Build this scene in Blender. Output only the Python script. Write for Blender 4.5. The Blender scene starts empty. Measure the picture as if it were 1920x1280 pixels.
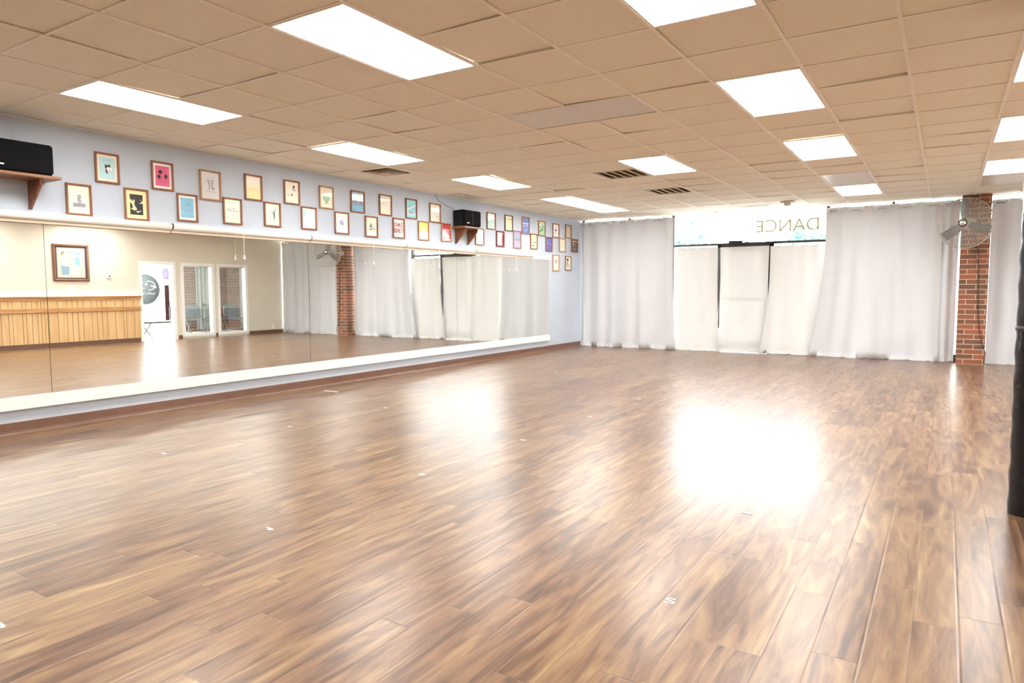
import bpy, bmesh, math, random
from mathutils import Vector, Matrix
random.seed(7)
S = bpy.context.scene
COL = S.collection
PI = math.pi

# ------------------------------------------------------------------ room
XL, XR = -3.494, 6.40          # mirror wall, opposite wall
YF, YB = 9.30, -8.0            # shop front, wall behind the camera
YC = 9.13                      # curtain plane
H = 2.736                      # ceiling height
T = 0.61                       # ceiling tile
XM = XL + 0.02                 # mirror surface
XO = 9.25                      # lobby outer glass

# ------------------------------------------------------------------ mesh helpers
class MB:
    def __init__(s):
        s.v = []; s.f = []; s.m = []; s.sm = []; s.mats = []
    def mi(s, m):
        if m not in s.mats: s.mats.append(m)
        return s.mats.index(m)
    def add(s, vs, fs, m=None, smooth=False):
        b = len(s.v); s.v += [tuple(v) for v in vs]
        k = s.mi(m) if m else 0
        for f in fs:
            s.f.append(tuple(b + i for i in f)); s.m.append(k); s.sm.append(smooth)
    def box(s, x0, x1, y0, y1, z0, z1, m=None):
        v = [(x, y, z) for z in (z0, z1) for y in (y0, y1) for x in (x0, x1)]
        s.add(v, [(0,2,3,1),(4,5,7,6),(0,1,5,4),(2,6,7,3),(0,4,6,2),(1,3,7,5)], m)
    def bbox(s, x0, x1, y0, y1, z0, z1, r, m=None, seg=2):
        bm = bmesh.new(); bmesh.ops.create_cube(bm, size=1)
        for v in bm.verts:
            v.co = Vector(((x0+x1)/2 + v.co.x*(x1-x0), (y0+y1)/2 + v.co.y*(y1-y0), (z0+z1)/2 + v.co.z*(z1-z0)))
        bmesh.ops.bevel(bm, geom=list(bm.edges), offset=r, segments=seg, profile=0.5, affect='EDGES')
        s.frombm(bm, m)
    def frombm(s, bm, m=None, smooth=False):
        bm.verts.index_update()
        s.add([v.co[:] for v in bm.verts], [[v.index for v in f.verts] for f in bm.faces], m, smooth); bm.free()
    def prism(s, pts, axis, a, b, m=None):
        n = len(pts)
        def P(p, t):
            return (t, p[0], p[1]) if axis == 'x' else (p[0], t, p[1]) if axis == 'y' else (p[0], p[1], t)
        s.add([P(p, a) for p in pts] + [P(p, b) for p in pts],
              [tuple(range(n))[::-1], tuple(range(n, 2*n))] + [(i, (i+1) % n, n+(i+1) % n, n+i) for i in range(n)], m)
    def tube(s, pts, r, n=8, m=None, closed=False, caps=True):
        P = [Vector(p) for p in pts]; N = len(P); rs = r if isinstance(r, (list, tuple)) else [r]*N
        base = []; up = Vector((0, 0, 1))
        for i, p in enumerate(P):
            if closed: d = (P[(i+1) % N] - P[i-1])
            else: d = P[min(i+1, N-1)] - P[max(i-1, 0)]
            d.normalize()
            if abs(d.dot(up)) > .95: up = Vector((1, 0, 0)) if abs(d.x) < .9 else Vector((0, 1, 0))
            a = d.cross(up).normalized(); b = d.cross(a).normalized()
            for k in range(n):
                t = 2*PI*k/n; base.append(p + (a*math.cos(t) + b*math.sin(t))*rs[i])
            up = -b if False else up
        fs = []
        M = N if closed else N-1
        for i in range(M):
            j = (i+1) % N
            for k in range(n):
                fs.append((i*n+k, i*n+(k+1) % n, j*n+(k+1) % n, j*n+k))
        if caps and not closed: fs += [tuple(range(n))[::-1], tuple(range((N-1)*n, N*n))]
        s.add(base, fs, m, True)
    def lathe(s, prof, c, n=24, m=None, axis='z'):
        vs = []; c = Vector(c)
        for r, h in prof:
            for k in range(n):
                t = 2*PI*k/n
                if axis == 'z': vs.append(c + Vector((r*math.cos(t), r*math.sin(t), h)))
                elif axis == 'y': vs.append(c + Vector((r*math.cos(t), h, r*math.sin(t))))
                else: vs.append(c + Vector((h, r*math.cos(t), r*math.sin(t))))
        fs = []
        for i in range(len(prof)-1):
            for k in range(n):
                fs.append((i*n+k, i*n+(k+1) % n, (i+1)*n+(k+1) % n, (i+1)*n+k))
        s.add(vs, fs, m, True)
    def build(s, name, mats=None, parent=None, loc=None):
        me = bpy.data.meshes.new(name); me.from_pydata(s.v, [], s.f)
        ms = s.mats if s.mats and s.mats != [None] else []
        if not ms: ms = mats if isinstance(mats, list) else [mats]
        for m in ms: me.materials.append(m)
        me.polygons.foreach_set('material_index', s.m); me.polygons.foreach_set('use_smooth', s.sm)
        me.update()
        bm = bmesh.new(); bm.from_mesh(me); bmesh.ops.recalc_face_normals(bm, faces=bm.faces); bm.to_mesh(me); bm.free()
        o = bpy.data.objects.new(name, me); COL.objects.link(o)
        if parent: o.parent = parent
        if loc: o.location = loc
        return o

def thing(name, label, cat, loc=(0, 0, 0), rz=0, group=None):
    o = bpy.data.objects.new(name, None); COL.objects.link(o); o.empty_display_size = .05
    o.location = loc; o.rotation_euler = (0, 0, rz); return tag(o, label, cat, group)
def tag(o, label, cat, group=None):
    o['label'] = label; o['category'] = cat
    if group: o['group'] = group
    return o
def struct(o, label=None):
    o['kind'] = 'structure'
    if label: o['label'] = label
    return o
def kids(o): return [c for c in bpy.data.objects if c.parent == o]
def dup(root, loc=None, rz=None, label=None):
    r = root.copy(); COL.objects.link(r)
    if loc is not None: r.location = loc
    if rz is not None: r.rotation_euler = (0, 0, rz)
    if label: r['label'] = label
    for ch in kids(root):
        c = ch.copy(); COL.objects.link(c); c.parent = r
        for g in kids(ch):
            d = g.copy(); COL.objects.link(d); d.parent = c
    return r

# ------------------------------------------------------------------ materials
def newmat(name):
    m = bpy.data.materials.new(name); m.use_nodes = True
    nt = m.node_tree; b = nt.nodes['Principled BSDF']; return m, nt, b
def mat(name, col, rough=.5, metal=0, spec=.5, coat=0, emis=None, es=0, noise=0, nscale=8, bump=0, bscale=60):
    m, nt, b = newmat(name)
    b.inputs['Base Color'].default_value = (*col, 1); b.inputs['Roughness'].default_value = rough
    b.inputs['Metallic'].default_value = metal; b.inputs['Specular IOR Level'].default_value = spec
    b.inputs['Coat Weight'].default_value = coat
    if emis: b.inputs['Emission Color'].default_value = (*emis, 1); b.inputs['Emission Strength'].default_value = es
    tc = nt.nodes.new('ShaderNodeTexCoord')
    if noise:
        n = nt.nodes.new('ShaderNodeTexNoise'); n.inputs['Scale'].default_value = nscale; n.inputs['Detail'].default_value = 4
        nt.links.new(tc.outputs['Object'], n.inputs['Vector'])
        r = nt.nodes.new('ShaderNodeValToRGB')
        r.color_ramp.elements[0].position = .3; r.color_ramp.elements[1].position = .7
        r.color_ramp.elements[0].color = (*[max(0, c*(1-noise)) for c in col], 1)
        r.color_ramp.elements[1].color = (*[min(1, c*(1+noise)) for c in col], 1)
        nt.links.new(n.outputs['Fac'], r.inputs['Fac']); nt.links.new(r.outputs['Color'], b.inputs['Base Color'])
    if bump:
        n = nt.nodes.new('ShaderNodeTexNoise'); n.inputs['Scale'].default_value = bscale; n.inputs['Detail'].default_value = 3
        nt.links.new(tc.outputs['Object'], n.inputs['Vector'])
        bp = nt.nodes.new('ShaderNodeBump'); bp.inputs['Strength'].default_value = bump; bp.inputs['Distance'].default_value = .01
        nt.links.new(n.outputs['Fac'], bp.inputs['Height']); nt.links.new(bp.outputs['Normal'], b.inputs['Normal'])
    return m

def wood(name, c0, c1, axis='y', scale=1, rough=.45):
    m, nt, b = newmat(name); N = nt.nodes.new; L = nt.links.new
    tc = N('ShaderNodeTexCoord'); mp = N('ShaderNodeMapping'); L(tc.outputs['Object'], mp.inputs['Vector'])
    s = {'x': (1, 14, 14), 'y': (14, 1, 14), 'z': (14, 14, 1)}[axis]
    mp.inputs['Scale'].default_value = tuple(v*scale for v in s)
    n = N('ShaderNodeTexNoise'); n.inputs['Scale'].default_value = 1.5; n.inputs['Detail'].default_value = 6; n.inputs['Distortion'].default_value = .6
    L(mp.outputs['Vector'], n.inputs['Vector'])
    r = N('ShaderNodeValToRGB'); r.color_ramp.elements[0].position = .32; r.color_ramp.elements[1].position = .68
    r.color_ramp.elements[0].color = (*c0, 1); r.color_ramp.elements[1].color = (*c1, 1)
    L(n.outputs['Fac'], r.inputs['Fac']); L(r.outputs['Color'], b.inputs['Base Color'])
    b.inputs['Roughness'].default_value = rough
    return m

def floor_material():
    m, nt, b = newmat('laminate_planks'); N = nt.nodes.new; L = nt.links.new
    def math_(op, a, b_=None, c=None):
        n = N('ShaderNodeMath'); n.operation = op
        for i, v in enumerate((a, b_, c)):
            if v is None: continue
            if isinstance(v, (int, float)): n.inputs[i].default_value = v
            else: L(v, n.inputs[i])
        return n.outputs[0]
    def comb(x, y, z=0.):
        n = N('ShaderNodeCombineXYZ')
        for i, v in enumerate((x, y, z)):
            if isinstance(v, (int, float)): n.inputs[i].default_value = v
            else: L(v, n.inputs[i])
        return n.outputs[0]
    g = N('ShaderNodeNewGeometry'); sp = N('ShaderNodeSeparateXYZ'); L(g.outputs['Position'], sp.inputs[0])
    W, LEN = .142, 1.21
    xr = math_('DIVIDE', math_('ADD', sp.outputs[0], 10.0 - .055), W)
    row = math_('FLOOR', xr); fx = math_('FRACT', xr)
    wn = N('ShaderNodeTexWhiteNoise'); wn.noise_dimensions = '1D'; L(row, wn.inputs['W'])
    yr = math_('ADD', math_('DIVIDE', math_('ADD', sp.outputs[1], 20), LEN), wn.outputs['Value'])
    colm = math_('FLOOR', yr); fy = math_('FRACT', yr)
    wn2 = N('ShaderNodeTexWhiteNoise'); wn2.noise_dimensions = '2D'; L(comb(row, colm), wn2.inputs['Vector'])
    pid = wn2.outputs['Value']; pcol = N('ShaderNodeSeparateColor'); L(wn2.outputs['Color'], pcol.inputs[0])
    # wood figure, stretched along the plank, shifted per plank
    off = math_('MULTIPLY', pid, 37.0)
    v1 = comb(math_('ADD', math_('MULTIPLY', sp.outputs[0], 8.0), off), math_('ADD', math_('MULTIPLY', sp.outputs[1], 1.15), off), off)
    n1 = N('ShaderNodeTexNoise'); n1.inputs['Scale'].default_value = 1.3; n1.inputs['Detail'].default_value = 5; n1.inputs['Distortion'].default_value = 1.6
    L(v1, n1.inputs['Vector'])
    v2 = comb(math_('ADD', math_('MULTIPLY', sp.outputs[0], 40.0), off), math_('ADD', math_('MULTIPLY', sp.outputs[1], 2.4), off), off)
    n2 = N('ShaderNodeTexNoise'); n2.inputs['Scale'].default_value = 1.0; n2.inputs['Detail'].default_value = 4; n2.inputs['Distortion'].default_value = 1.0
    L(v2, n2.inputs['Vector'])
    fac = math_('ADD', math_('MULTIPLY', n1.outputs['Fac'], .72), math_('MULTIPLY', n2.outputs['Fac'], .28))
    fac = math_('ADD', fac, math_('MULTIPLY', math_('SUBTRACT', pid, .5), .11))
    r = N('ShaderNodeValToRGB'); cr = r.color_ramp
    stops = [(.25, FLOOR_C[0]), (.40, FLOOR_C[1]), (.52, FLOOR_C[2]), (.63, FLOOR_C[3]), (.78, FLOOR_C[4])]
    cr.elements[0].position = stops[0][0]; cr.elements[0].color = (*stops[0][1], 1)
    cr.elements[1].position = stops[-1][0]; cr.elements[1].color = (*stops[-1][1], 1)
    for p, c in stops[1:-1]:
        e = cr.elements.new(p); e.color = (*c, 1)
    L(fac, r.inputs['Fac'])
    # dark veins
    n3 = N('ShaderNodeTexNoise'); n3.inputs['Scale'].default_value = .9; n3.inputs['Detail'].default_value = 3; n3.inputs['Distortion'].default_value = .7
    v3 = comb(math_('ADD', math_('MULTIPLY', sp.outputs[0], 10.0), math_('MULTIPLY', off, 2.0)), math_('ADD', math_('MULTIPLY', sp.outputs[1], .55), off), 0.)
    L(v3, n3.inputs['Vector'])
    vein = math_('SUBTRACT', 1.0, math_('MINIMUM', math_('MULTIPLY', math_('ABSOLUTE', math_('SUBTRACT', n3.outputs['Fac'], .40)), 55.0), 1.0))
    vein = math_('MULTIPLY', vein, math_('MINIMUM', math_('MAXIMUM', math_('MULTIPLY', math_('SUBTRACT', pcol.outputs[1], .35), 2.0), 0.0), .5))
    mx = N('ShaderNodeMix'); mx.data_type = 'RGBA'; L(vein, mx.inputs['Factor']); L(r.outputs['Color'], mx.inputs['A']); mx.inputs['B'].default_value = (.085, .07, .06, 1)
    # joints
    ex = math_('MINIMUM', fx, math_('SUBTRACT', 1.0, fx)); ex = math_('MULTIPLY', ex, W)
    ey = math_('MULTIPLY', math_('MINIMUM', fy, math_('SUBTRACT', 1.0, fy)), LEN)
    e = math_('MINIMUM', ex, ey)
    seam = math_('SUBTRACT', 1.0, math_('MINIMUM', math_('DIVIDE', e, .0018), 1.0))
    mx2 = N('ShaderNodeMix'); mx2.data_type = 'RGBA'; L(math_('MULTIPLY', seam, .7), mx2.inputs['Factor']); L(mx.outputs['Result'], mx2.inputs['A']); mx2.inputs['B'].default_value = (.03, .02, .015, 1)
    L(mx2.outputs['Result'], b.inputs['Base Color'])
    # surface: eased edges, slight cup in every plank
    edge = math_('MINIMUM', math_('DIVIDE', e, .007), 1.0)
    cup = math_('MULTIPLY', math_('MULTIPLY', math_('SUBTRACT', fx, .5), math_('SUBTRACT', fx, .5)), 2.6)
    tilt = math_('MULTIPLY', math_('SUBTRACT', pcol.outputs[0], .5), math_('MULTIPLY', fx, 1.6))
    hgt = math_('ADD', math_('ADD', math_('MULTIPLY', edge, .8), cup), tilt)
    bp = N('ShaderNodeBump'); bp.inputs['Strength'].default_value = .30; bp.inputs['Distance'].default_value = .0016
    L(hgt, bp.inputs['Height']); L(bp.outputs['Normal'], b.inputs['Normal'])
    ro = math_('ADD', FLOOR_R, math_('MULTIPLY', n1.outputs['Fac'], .012))
    L(ro, b.inputs['Roughness']); b.inputs['Specular IOR Level'].default_value = .48
    b.inputs['Coat Weight'].default_value = .0
    return m
FLOOR_C = [(.048, .029, .021), (.118, .062, .037), (.200, .113, .062), (.270, .168, .085), (.39, .275, .145)]
FLOOR_R = .276

def brick_material(name, axis, c1, c2, mortar, sx=.2667, sy=.0813):
    m, nt, b = newmat(name); N = nt.nodes.new; L = nt.links.new
    g = N('ShaderNodeNewGeometry'); sp = N('ShaderNodeSeparateXYZ'); L(g.outputs['Position'], sp.inputs[0])
    ad = N('ShaderNodeMath'); ad.operation = 'ADD'; L(sp.outputs[0], ad.inputs[0]); L(sp.outputs[1], ad.inputs[1])
    cb = N('ShaderNodeCombineXYZ')
    L(sp.outputs[0] if axis == 'x' else sp.outputs[1] if axis == 'y' else ad.outputs[0], cb.inputs[0]); L(sp.outputs[2], cb.inputs[1])
    t = N('ShaderNodeTexBrick'); L(cb.outputs[0], t.inputs['Vector'])
    t.inputs['Scale'].default_value = 1; t.inputs['Brick Width'].default_value = sx; t.inputs['Row Height'].default_value = sy
    t.inputs['Mortar Size'].default_value = .006; t.inputs['Mortar Smooth'].default_value = .1; t.inputs['Bias'].default_value = 0
    t.inputs['Color1'].default_value = (*c1, 1); t.inputs['Color2'].default_value = (*c2, 1); t.inputs['Mortar'].default_value = (*mortar, 1)
    n = N('ShaderNodeTexNoise'); n.inputs['Scale'].default_value = 25; L(g.outputs['Position'], n.inputs['Vector'])
    mx = N('ShaderNodeMix'); mx.data_type = 'RGBA'; mx.blend_type = 'MULTIPLY'; mx.inputs['Factor'].default_value = .5
    L(t.outputs['Color'], mx.inputs['A']); L(n.outputs['Color'], mx.inputs['B'])
    mx.inputs['Factor'].default_value = .25
    L(mx.outputs['Result'], b.inputs['Base Color']); b.inputs['Roughness'].default_value = .85
    bp = N('ShaderNodeBump'); bp.inputs['Strength'].default_value = .6; bp.inputs['Distance'].default_value = .004; bp.invert = True
    L(t.outputs['Fac'], bp.inputs['Height']); L(bp.outputs['Normal'], b.inputs['Normal'])
    return m

def fabric(name, col, trans):
    m, nt, b = newmat(name); N = nt.nodes.new; L = nt.links.new
    tc = N('ShaderNodeTexCoord'); w = N('ShaderNodeTexNoise'); w.inputs['Scale'].default_value = 5; L(tc.outputs['Object'], w.inputs['Vector'])
    r = N('ShaderNodeValToRGB'); r.color_ramp.elements[0].color = (*[c*.96 for c in col], 1); r.color_ramp.elements[1].color = (*col, 1)
    L(w.outputs['Fac'], r.inputs['Fac'])
    b.inputs['Roughness'].default_value = .9; b.inputs['Specular IOR Level'].default_value = .15
    L(r.outputs['Color'], b.inputs['Base Color'])
    tr = N('ShaderNodeBsdfTranslucent'); L(r.outputs['Color'], tr.inputs['Color'])
    mx = N('ShaderNodeMixShader'); mx.inputs[0].default_value = trans
    L(b.outputs[0], mx.inputs[1]); L(tr.outputs[0], mx.inputs[2]); L(mx.outputs[0], nt.nodes['Material Output'].inputs['Surface'])
    return m

def glass(name, refl=1.0, tint=(1, 1, 1)):
    m, nt, b = newmat(name); N = nt.nodes.new; L = nt.links.new
    nt.nodes.remove(b)
    t = N('ShaderNodeBsdfTransparent'); t.inputs[0].default_value = (*tint, 1)
    g = N('ShaderNodeBsdfGlossy'); g.inputs['Roughness'].default_value = .01
    f = N('ShaderNodeFresnel'); f.inputs[0].default_value = 1.45
    k = N('ShaderNodeMath'); k.operation = 'MULTIPLY'; k.inputs[1].default_value = refl; L(f.outputs[0], k.inputs[0])
    mx = N('ShaderNodeMixShader'); L(k.outputs[0], mx.inputs[0]); L(t.outputs[0], mx.inputs[1]); L(g.outputs[0], mx.inputs[2])
    L(mx.outputs[0], nt.nodes['Material Output'].inputs['Surface']); return m

def emit(name, col, s):
    m, nt, b = newmat(name); N = nt.nodes.new; L = nt.links.new
    nt.nodes.remove(b); e = N('ShaderNodeEmission'); e.inputs[0].default_value = (*col, 1); e.inputs[1].default_value = s
    L(e.outputs[0], nt.nodes['Material Output'].inputs['Surface']); return m

LAMP = 17.0; SKY = 19.0
M = {}
M['floor'] = floor_material()
M['tile'] = mat('ceiling_tile', (.89, .86, .76), .95, spec=.1, noise=.035, nscale=90, bump=.25, bscale=160)
M['tbar'] = mat('ceiling_tbar', (.93, .90, .84), .6, noise=.03)
M['plenum'] = mat('ceiling_void', (.08, .06, .04), .9)
M['lav'] = mat('lavender_paint', (.50, .555, .635), .75, spec=.25, bump=.12, bscale=220, noise=.012, nscale=2)
M['beige'] = mat('beige_paint', (.72, .665, .57), .7, spec=.25, noise=.01, nscale=2)
M['cream'] = mat('cream_paint', (.87, .865, .82), .5, noise=.01, nscale=3)
M['white'] = mat('white_paint', (.88, .88, .86), .4, noise=.01, nscale=3)
M['base'] = mat('brown_vinyl', (.17, .085, .055), .35, noise=.08, nscale=5)
M['lamp'] = emit('lamp_diffuser', (1.0, .985, .95), LAMP)
M['lampoff'] = mat('unlit_diffuser', (.72, .68, .62), .35, noise=.02)
M['lframe'] = mat('light_frame', (.86, .80, .72), .4, noise=.02)
M['ventd'] = mat('vent_dark', (.30, .215, .125), .7, noise=.1)
M['vents'] = mat('vent_slat', (.66, .58, .46), .5, noise=.04)
M['vdark'] = mat('vent_void', (.03, .035, .02), .8)
M['mirror'] = mat('mirror_silver', (.90, .925, .90), .0, metal=1)
M['medge'] = mat('mirror_edge', (.12, .14, .13), .3, metal=.5)
M['brick'] = brick_material('red_brick', 'x', (.40, .125, .065), (.155, .085, .055), (.60, .47, .33))
M['brickxy'] = brick_material('lobby_brick', 'xy', (.22, .085, .05), (.11, .07, .045), (.34, .27, .20))
M['bronze'] = mat('dark_bronze', (.045, .04, .038), .35, metal=.6, noise=.1)
M['curt'] = fabric('curtain_cloth', (.60, .605, .625), .016)
M['curtd'] = fabric('door_curtain_cloth', (.69, .69, .68), .028)
M['drape'] = mat('grey_drape', (.30, .31, .29), .9, noise=.05)
M['glass'] = glass('clear_glass')
M['pglass'] = glass('picture_glass', .05)
M['chrome'] = mat('chrome', (.8, .8, .8), .15, metal=1, noise=.02)
M['steel'] = mat('fan_steel', (.55, .53, .50), .3, metal=.9, noise=.05)
M['wire'] = mat('fan_wire', (.50, .47, .43), .4, metal=.8, noise=.05)
M['blade'] = mat('fan_blade', (.17, .17, .17), .35, metal=.85, noise=.05)
M['dark'] = mat('dark_plastic', (.03, .025, .03), .4, noise=.1)
M['black'] = mat('speaker_black', (.009, .014, .014), .6, spec=.15, noise=.1, nscale=30)
M['grille'] = mat('speaker_grille', (.008, .008, .009), .9, spec=.1, bump=.4, bscale=400)
M['badge'] = mat('speaker_badge', (.7, .7, .7), .3, metal=.7)
M['oak'] = wood('shelf_oak', (.19, .075, .028), (.34, .155, .06), 'y')
M['oakb'] = wood('bracket_oak', (.15, .055, .025), (.27, .11, .045), 'z')
M['fwood'] = wood('frame_wood', (.22, .085, .042), (.40, .175, .085), 'z', 2)
M['fwood2'] = wood('frame_wood_light', (.36, .18, .08), (.52, .29, .14), 'z', 2)
M['fdark'] = wood('frame_wood_dark', (.10, .065, .03), (.20, .13, .07), 'z', 2)
M['fred'] = wood('frame_wood_red', (.16, .035, .025), (.28, .07, .05), 'z', 2)
M['pine'] = wood('pine_panel', (.60, .37, .16), (.74, .50, .26), 'z', .6)
M['pineb'] = wood('pine_rail', (.38, .18, .06), (.62, .34, .14), 'y', 1)
M['groove'] = mat('panel_groove', (.22, .11, .04), .8)
M['gold'] = mat('gilt_frame', (.24, .12, .075), .35, metal=.5, noise=.25, nscale=60)
M['vinyl'] = mat('black_vinyl', (.007, .007, .009), .25, bump=.6, bscale=10, spec=.4)
M['tape'] = mat('white_tape', (.9, .9, .9), .5)
M['cordw'] = mat('white_cord', (.85, .8, .7), .5)
M['knobw'] = mat('white_knob', (.95, .95, .93), .25, spec=.7)
M['tubew'] = mat('white_tube', (.90, .88, .83), .3, noise=.01)
M['hem'] = mat('beige_hem', (.62, .52, .40), .5, noise=.03)
M['lobf'] = mat('lobby_tile', (.82, .82, .80), .3, noise=.02)
M['chairg'] = mat('chair_grey', (.09, .11, .115), .55, noise=.05)
M['chairm'] = mat('chair_metal', (.25, .24, .22), .35, metal=.8)
M['chairk'] = mat('chair_black', (.02, .02, .022), .4)
M['decal'] = mat('grey_decal', (.17, .20, .22), .6)
M['decalw'] = mat('white_decal', (.95, .95, .95), .6)
M['ground'] = mat('pale_concrete', (.62, .61, .58), .9, noise=.06, nscale=2)
M['leaf'] = mat('leaf', (.15, .32, .25), .7, noise=.3, nscale=1)
M['bark'] = mat('bark', (.12, .08, .05), .9, noise=.2)
M['letter'] = fabric('yellow_letter', (.17, .16, .10), .9)
M['blind'] = mat('blind_slat', (.55, .56, .53), .5)
M['poster'] = mat('mauve_paper', (.35, .32, .55), .6, noise=.3, nscale=14)
M['darkred'] = mat('dark_maroon', (.05, .012, .018), .5, noise=.3)

# ------------------------------------------------------------------ setting
b = MB(); b.box(XL-.1, XR+.05, YB-.1, YF+.1, -.06, 0); struct(b.build('floor', M['floor']))
b = MB(); b.box(XR+.05, XO+.1, 1.9, YF+.1, -.06, .002); struct(b.build('floor_lobby', M['lobf']))
b = MB(); b.box(XL-.12, XL, YB-.1, YF+.1, 0, H+.3); struct(b.build('wall_left', M['lav']))
b = MB(); b.box(XL-.12, XR+.12, YB-.12, YB, 0, H+.3); struct(b.build('wall_back', M['beige']))
# right wall with a cased opening and two inner windows
DO = (4.93, 5.73, 1.90)      # door opening y0,y1,top
W1 = (6.02, 6.82, .12, 1.89); W2 = (7.06, 7.87, .12, 1.89)
b = MB()
X0, X1 = XR, XR+.11
for y0, y1, z0, z1 in [(YB, DO[0], 0, H+.3), (DO[0], DO[1], DO[2], H+.3), (DO[1], W1[0], 0, H+.3), (W1[0], W1[1], 0, W1[2]), (W1[0], W1[1], W1[3], H+.3),
                       (W1[1], W2[0], 0, H+.3), (W2[0], W2[1], 0, W2[2]), (W2[0], W2[1], W2[3], H+.3), (W2[1], YF+.1, 0, H+.3)]:
    b.box(X0, X1, y0, y1, z0, z1)
struct(b.build('wall_right', M['beige']))

# fixtures on the tile grid: col0,col1,row0,row1,kind
LIGHTS = [(-4,-3,-3,-1), (-4,-3,1,3), (-4,-3,5,7), (-4,-3,9,11), (-4,-3,11,13),
          (0,1,-3,-1), (0,1,5,7), (3,4,-3,-1), (3,4,1,3), (3,4,5,7), (3,4,11,13),
          (6,7,1,3), (6,7,5,7), (6,7,9,11), (9,10,5,7), (9,10,1,3),
          (0,1,-7,-5), (3,4,-7,-5), (6,7,-5,-3), (-4,-3,-7,-5)]  # this row: unseen panels behind the camera, added for illumination
LLAB = ['long lit ceiling panel at the upper left, nearest above the left speaker shelf', 'lit ceiling panel above the left stretch of mirror, in front of the square diffuser',
        'lit ceiling panel near the mirror wall, just before the right black speaker', 'lit ceiling panel by the mirror wall, first half of the long far pair',
        'lit ceiling panel by the mirror wall nearest the curtains, second half of the long pair', 'largest lit ceiling panel, top centre left of the photo',
        'lit ceiling panel touching the brown return grille', 'lit ceiling panel cut by the top edge of the photo', 'large lit ceiling panel, upper right between the pale T bars',
        'mid-sized lit ceiling panel, second one in from the curtains in its row', 'small lit ceiling panel right above the wide grey curtain',
        'greenish lit ceiling panel cut by the right photo edge, highest on that side', 'lit ceiling panel at the right edge, middle of three', 'lit ceiling panel at the right edge nearest the fan',
        'lit ceiling panel by the beige wall, a streak along the mirror top', 'lit ceiling panel by the beige wall, nearer the camera than its twin',
        'unseen lit ceiling panel added for light behind the camera, centre left', 'unseen lit ceiling panel added for light behind the camera, centre right', 'unseen lit ceiling panel added for light behind the camera, far right', 'unseen lit ceiling panel added for light behind the camera, far left']
DIM = [(0,2,1,2), (3,4,9,11), (6,7,11,13)]
VENTS = [(-1,0,6,7), (-1,0,9,10)]
DIFF = [(-5,-4,3,4)]
occ = {}
for k, F in enumerate(LIGHTS + DIM + VENTS + DIFF):
    for i in range(F[0], F[1]):
        for j in range(F[2], F[3]): occ[(i, j)] = k
c0, c1, r0, r1 = -6, 11, -14, 16
tb = MB()
rnd = random.Random(3)
for i in range(c0, c1):
    for j in range(r0, r1):
        if (i, j) in occ: continue
        x0, x1 = max(i*T, XL-.05), min((i+1)*T, XR+.05); y0, y1 = max(j*T, YB-.05), min((j+1)*T, YF+.1)
        if x1-x0 < .02 or y1-y0 < .02: continue
        z = [H+.004 + rnd.random()*.002 for _ in range(4)]
        if rnd.random() < .42:
            k = rnd.randrange(4); z[k] += .009
        if rnd.random() < .15:
            k = rnd.randrange(4); z[k] += .012; z[(k+1) % 4] += .010
        g = .0015
        b_ = [(x0+g, y0+g, z[0]), (x1-g, y0+g, z[1]), (x1-g, y1-g, z[2]), (x0+g, y1-g, z[3])]
        tb.add(b_ + [(x, y, zz+.015) for x, y, zz in b_], [(0,1,2,3), (7,6,5,4), (0,4,5,1), (1,5,6,2), (2,6,7,3), (3,7,4,0)], M['tile'])
tb.box(XL-.12, XO+.2, YB-.12, YF+.15, H+.28, H+.36, M['plenum'])  # unseen dark slab over the tiles, added to block outside light
struct(tb.build('ceiling', M['tile']))
gb = MB()
hw = .011
for i in range(c0, c1+1):
    x = i*T
    if not XL < x < XR: continue
    for j in range(r0, r1):
        y0, y1 = max(j*T, YB), min((j+1)*T, YF+.1)
        if y1 <= y0: continue
        if (i-1, j) in occ and occ.get((i-1, j)) == occ.get((i, j)): continue
        gb.box(x-hw, x+hw, y0, y1, H-.004, H+.0035)
hw2 = .0085
for j in range(r0, r1+1):
    y = j*T
    if not YB < y < YF: continue
    for i in range(c0, c1):
        x0, x1 = max(i*T+hw, XL), min((i+1)*T-hw, XR)
        if x1 <= x0: continue
        if (i, j-1) in occ and occ.get((i, j-1)) == occ.get((i, j)): continue
        gb.box(x0, x1, y-hw2, y+hw2, H, H+.0035)
gb.box(XL, XL+.012, YB, YF, H-.003, H+.003)
gb.box(XR-.012, XR, YB, YF, H-.003, H+.003)
struct(gb.build('trim_1', M['tbar']))

def panel(F, label, on=True):
    x0, x1, y0, y1 = F[0]*T, F[1]*T, F[2]*T, F[3]*T
    cx, cy = (x0+x1)/2, (y0+y1)/2; a, c = (x1-x0)/2, (y1-y0)/2
    t = thing('ceiling_light', label, 'ceiling light', (cx, cy, H), 0, 'recessed ceiling panels')
    f = MB(); w = .012; A, C_ = a-hw-.001, c-hw2-.001
    for (p, q, r, s) in [(-A, A, -C_, -C_+w), (-A, A, C_-w, C_), (-A, -A+w, -C_+w, C_-w), (A-w, A, -C_+w, C_-w)]:
        f.box(p, q, r, s, -.002, .02)
    f.build('frame', M['lframe'], t)
    d = MB(); A -= w; C_ -= w
    d.box(-A, A, -C_, C_, .004, .012)
    d.build('diffuser', M['lamp'] if on else M['lampoff'], t)
    h = MB(); h.box(-A-w, A+w, -C_-w, C_+w, .03, .12); h.build('housing', M['lframe'], t)
for F, l in zip(LIGHTS, LLAB): panel(F, l)
for F, l in zip(DIM, ['unlit grey ceiling panel lying crosswise near the centre of the ceiling', 'unlit grey ceiling panel directly in front of the small lit one by the curtains',
                      'unlit grey ceiling panel just before the fan at the right edge']): panel(F, l, False)
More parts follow.
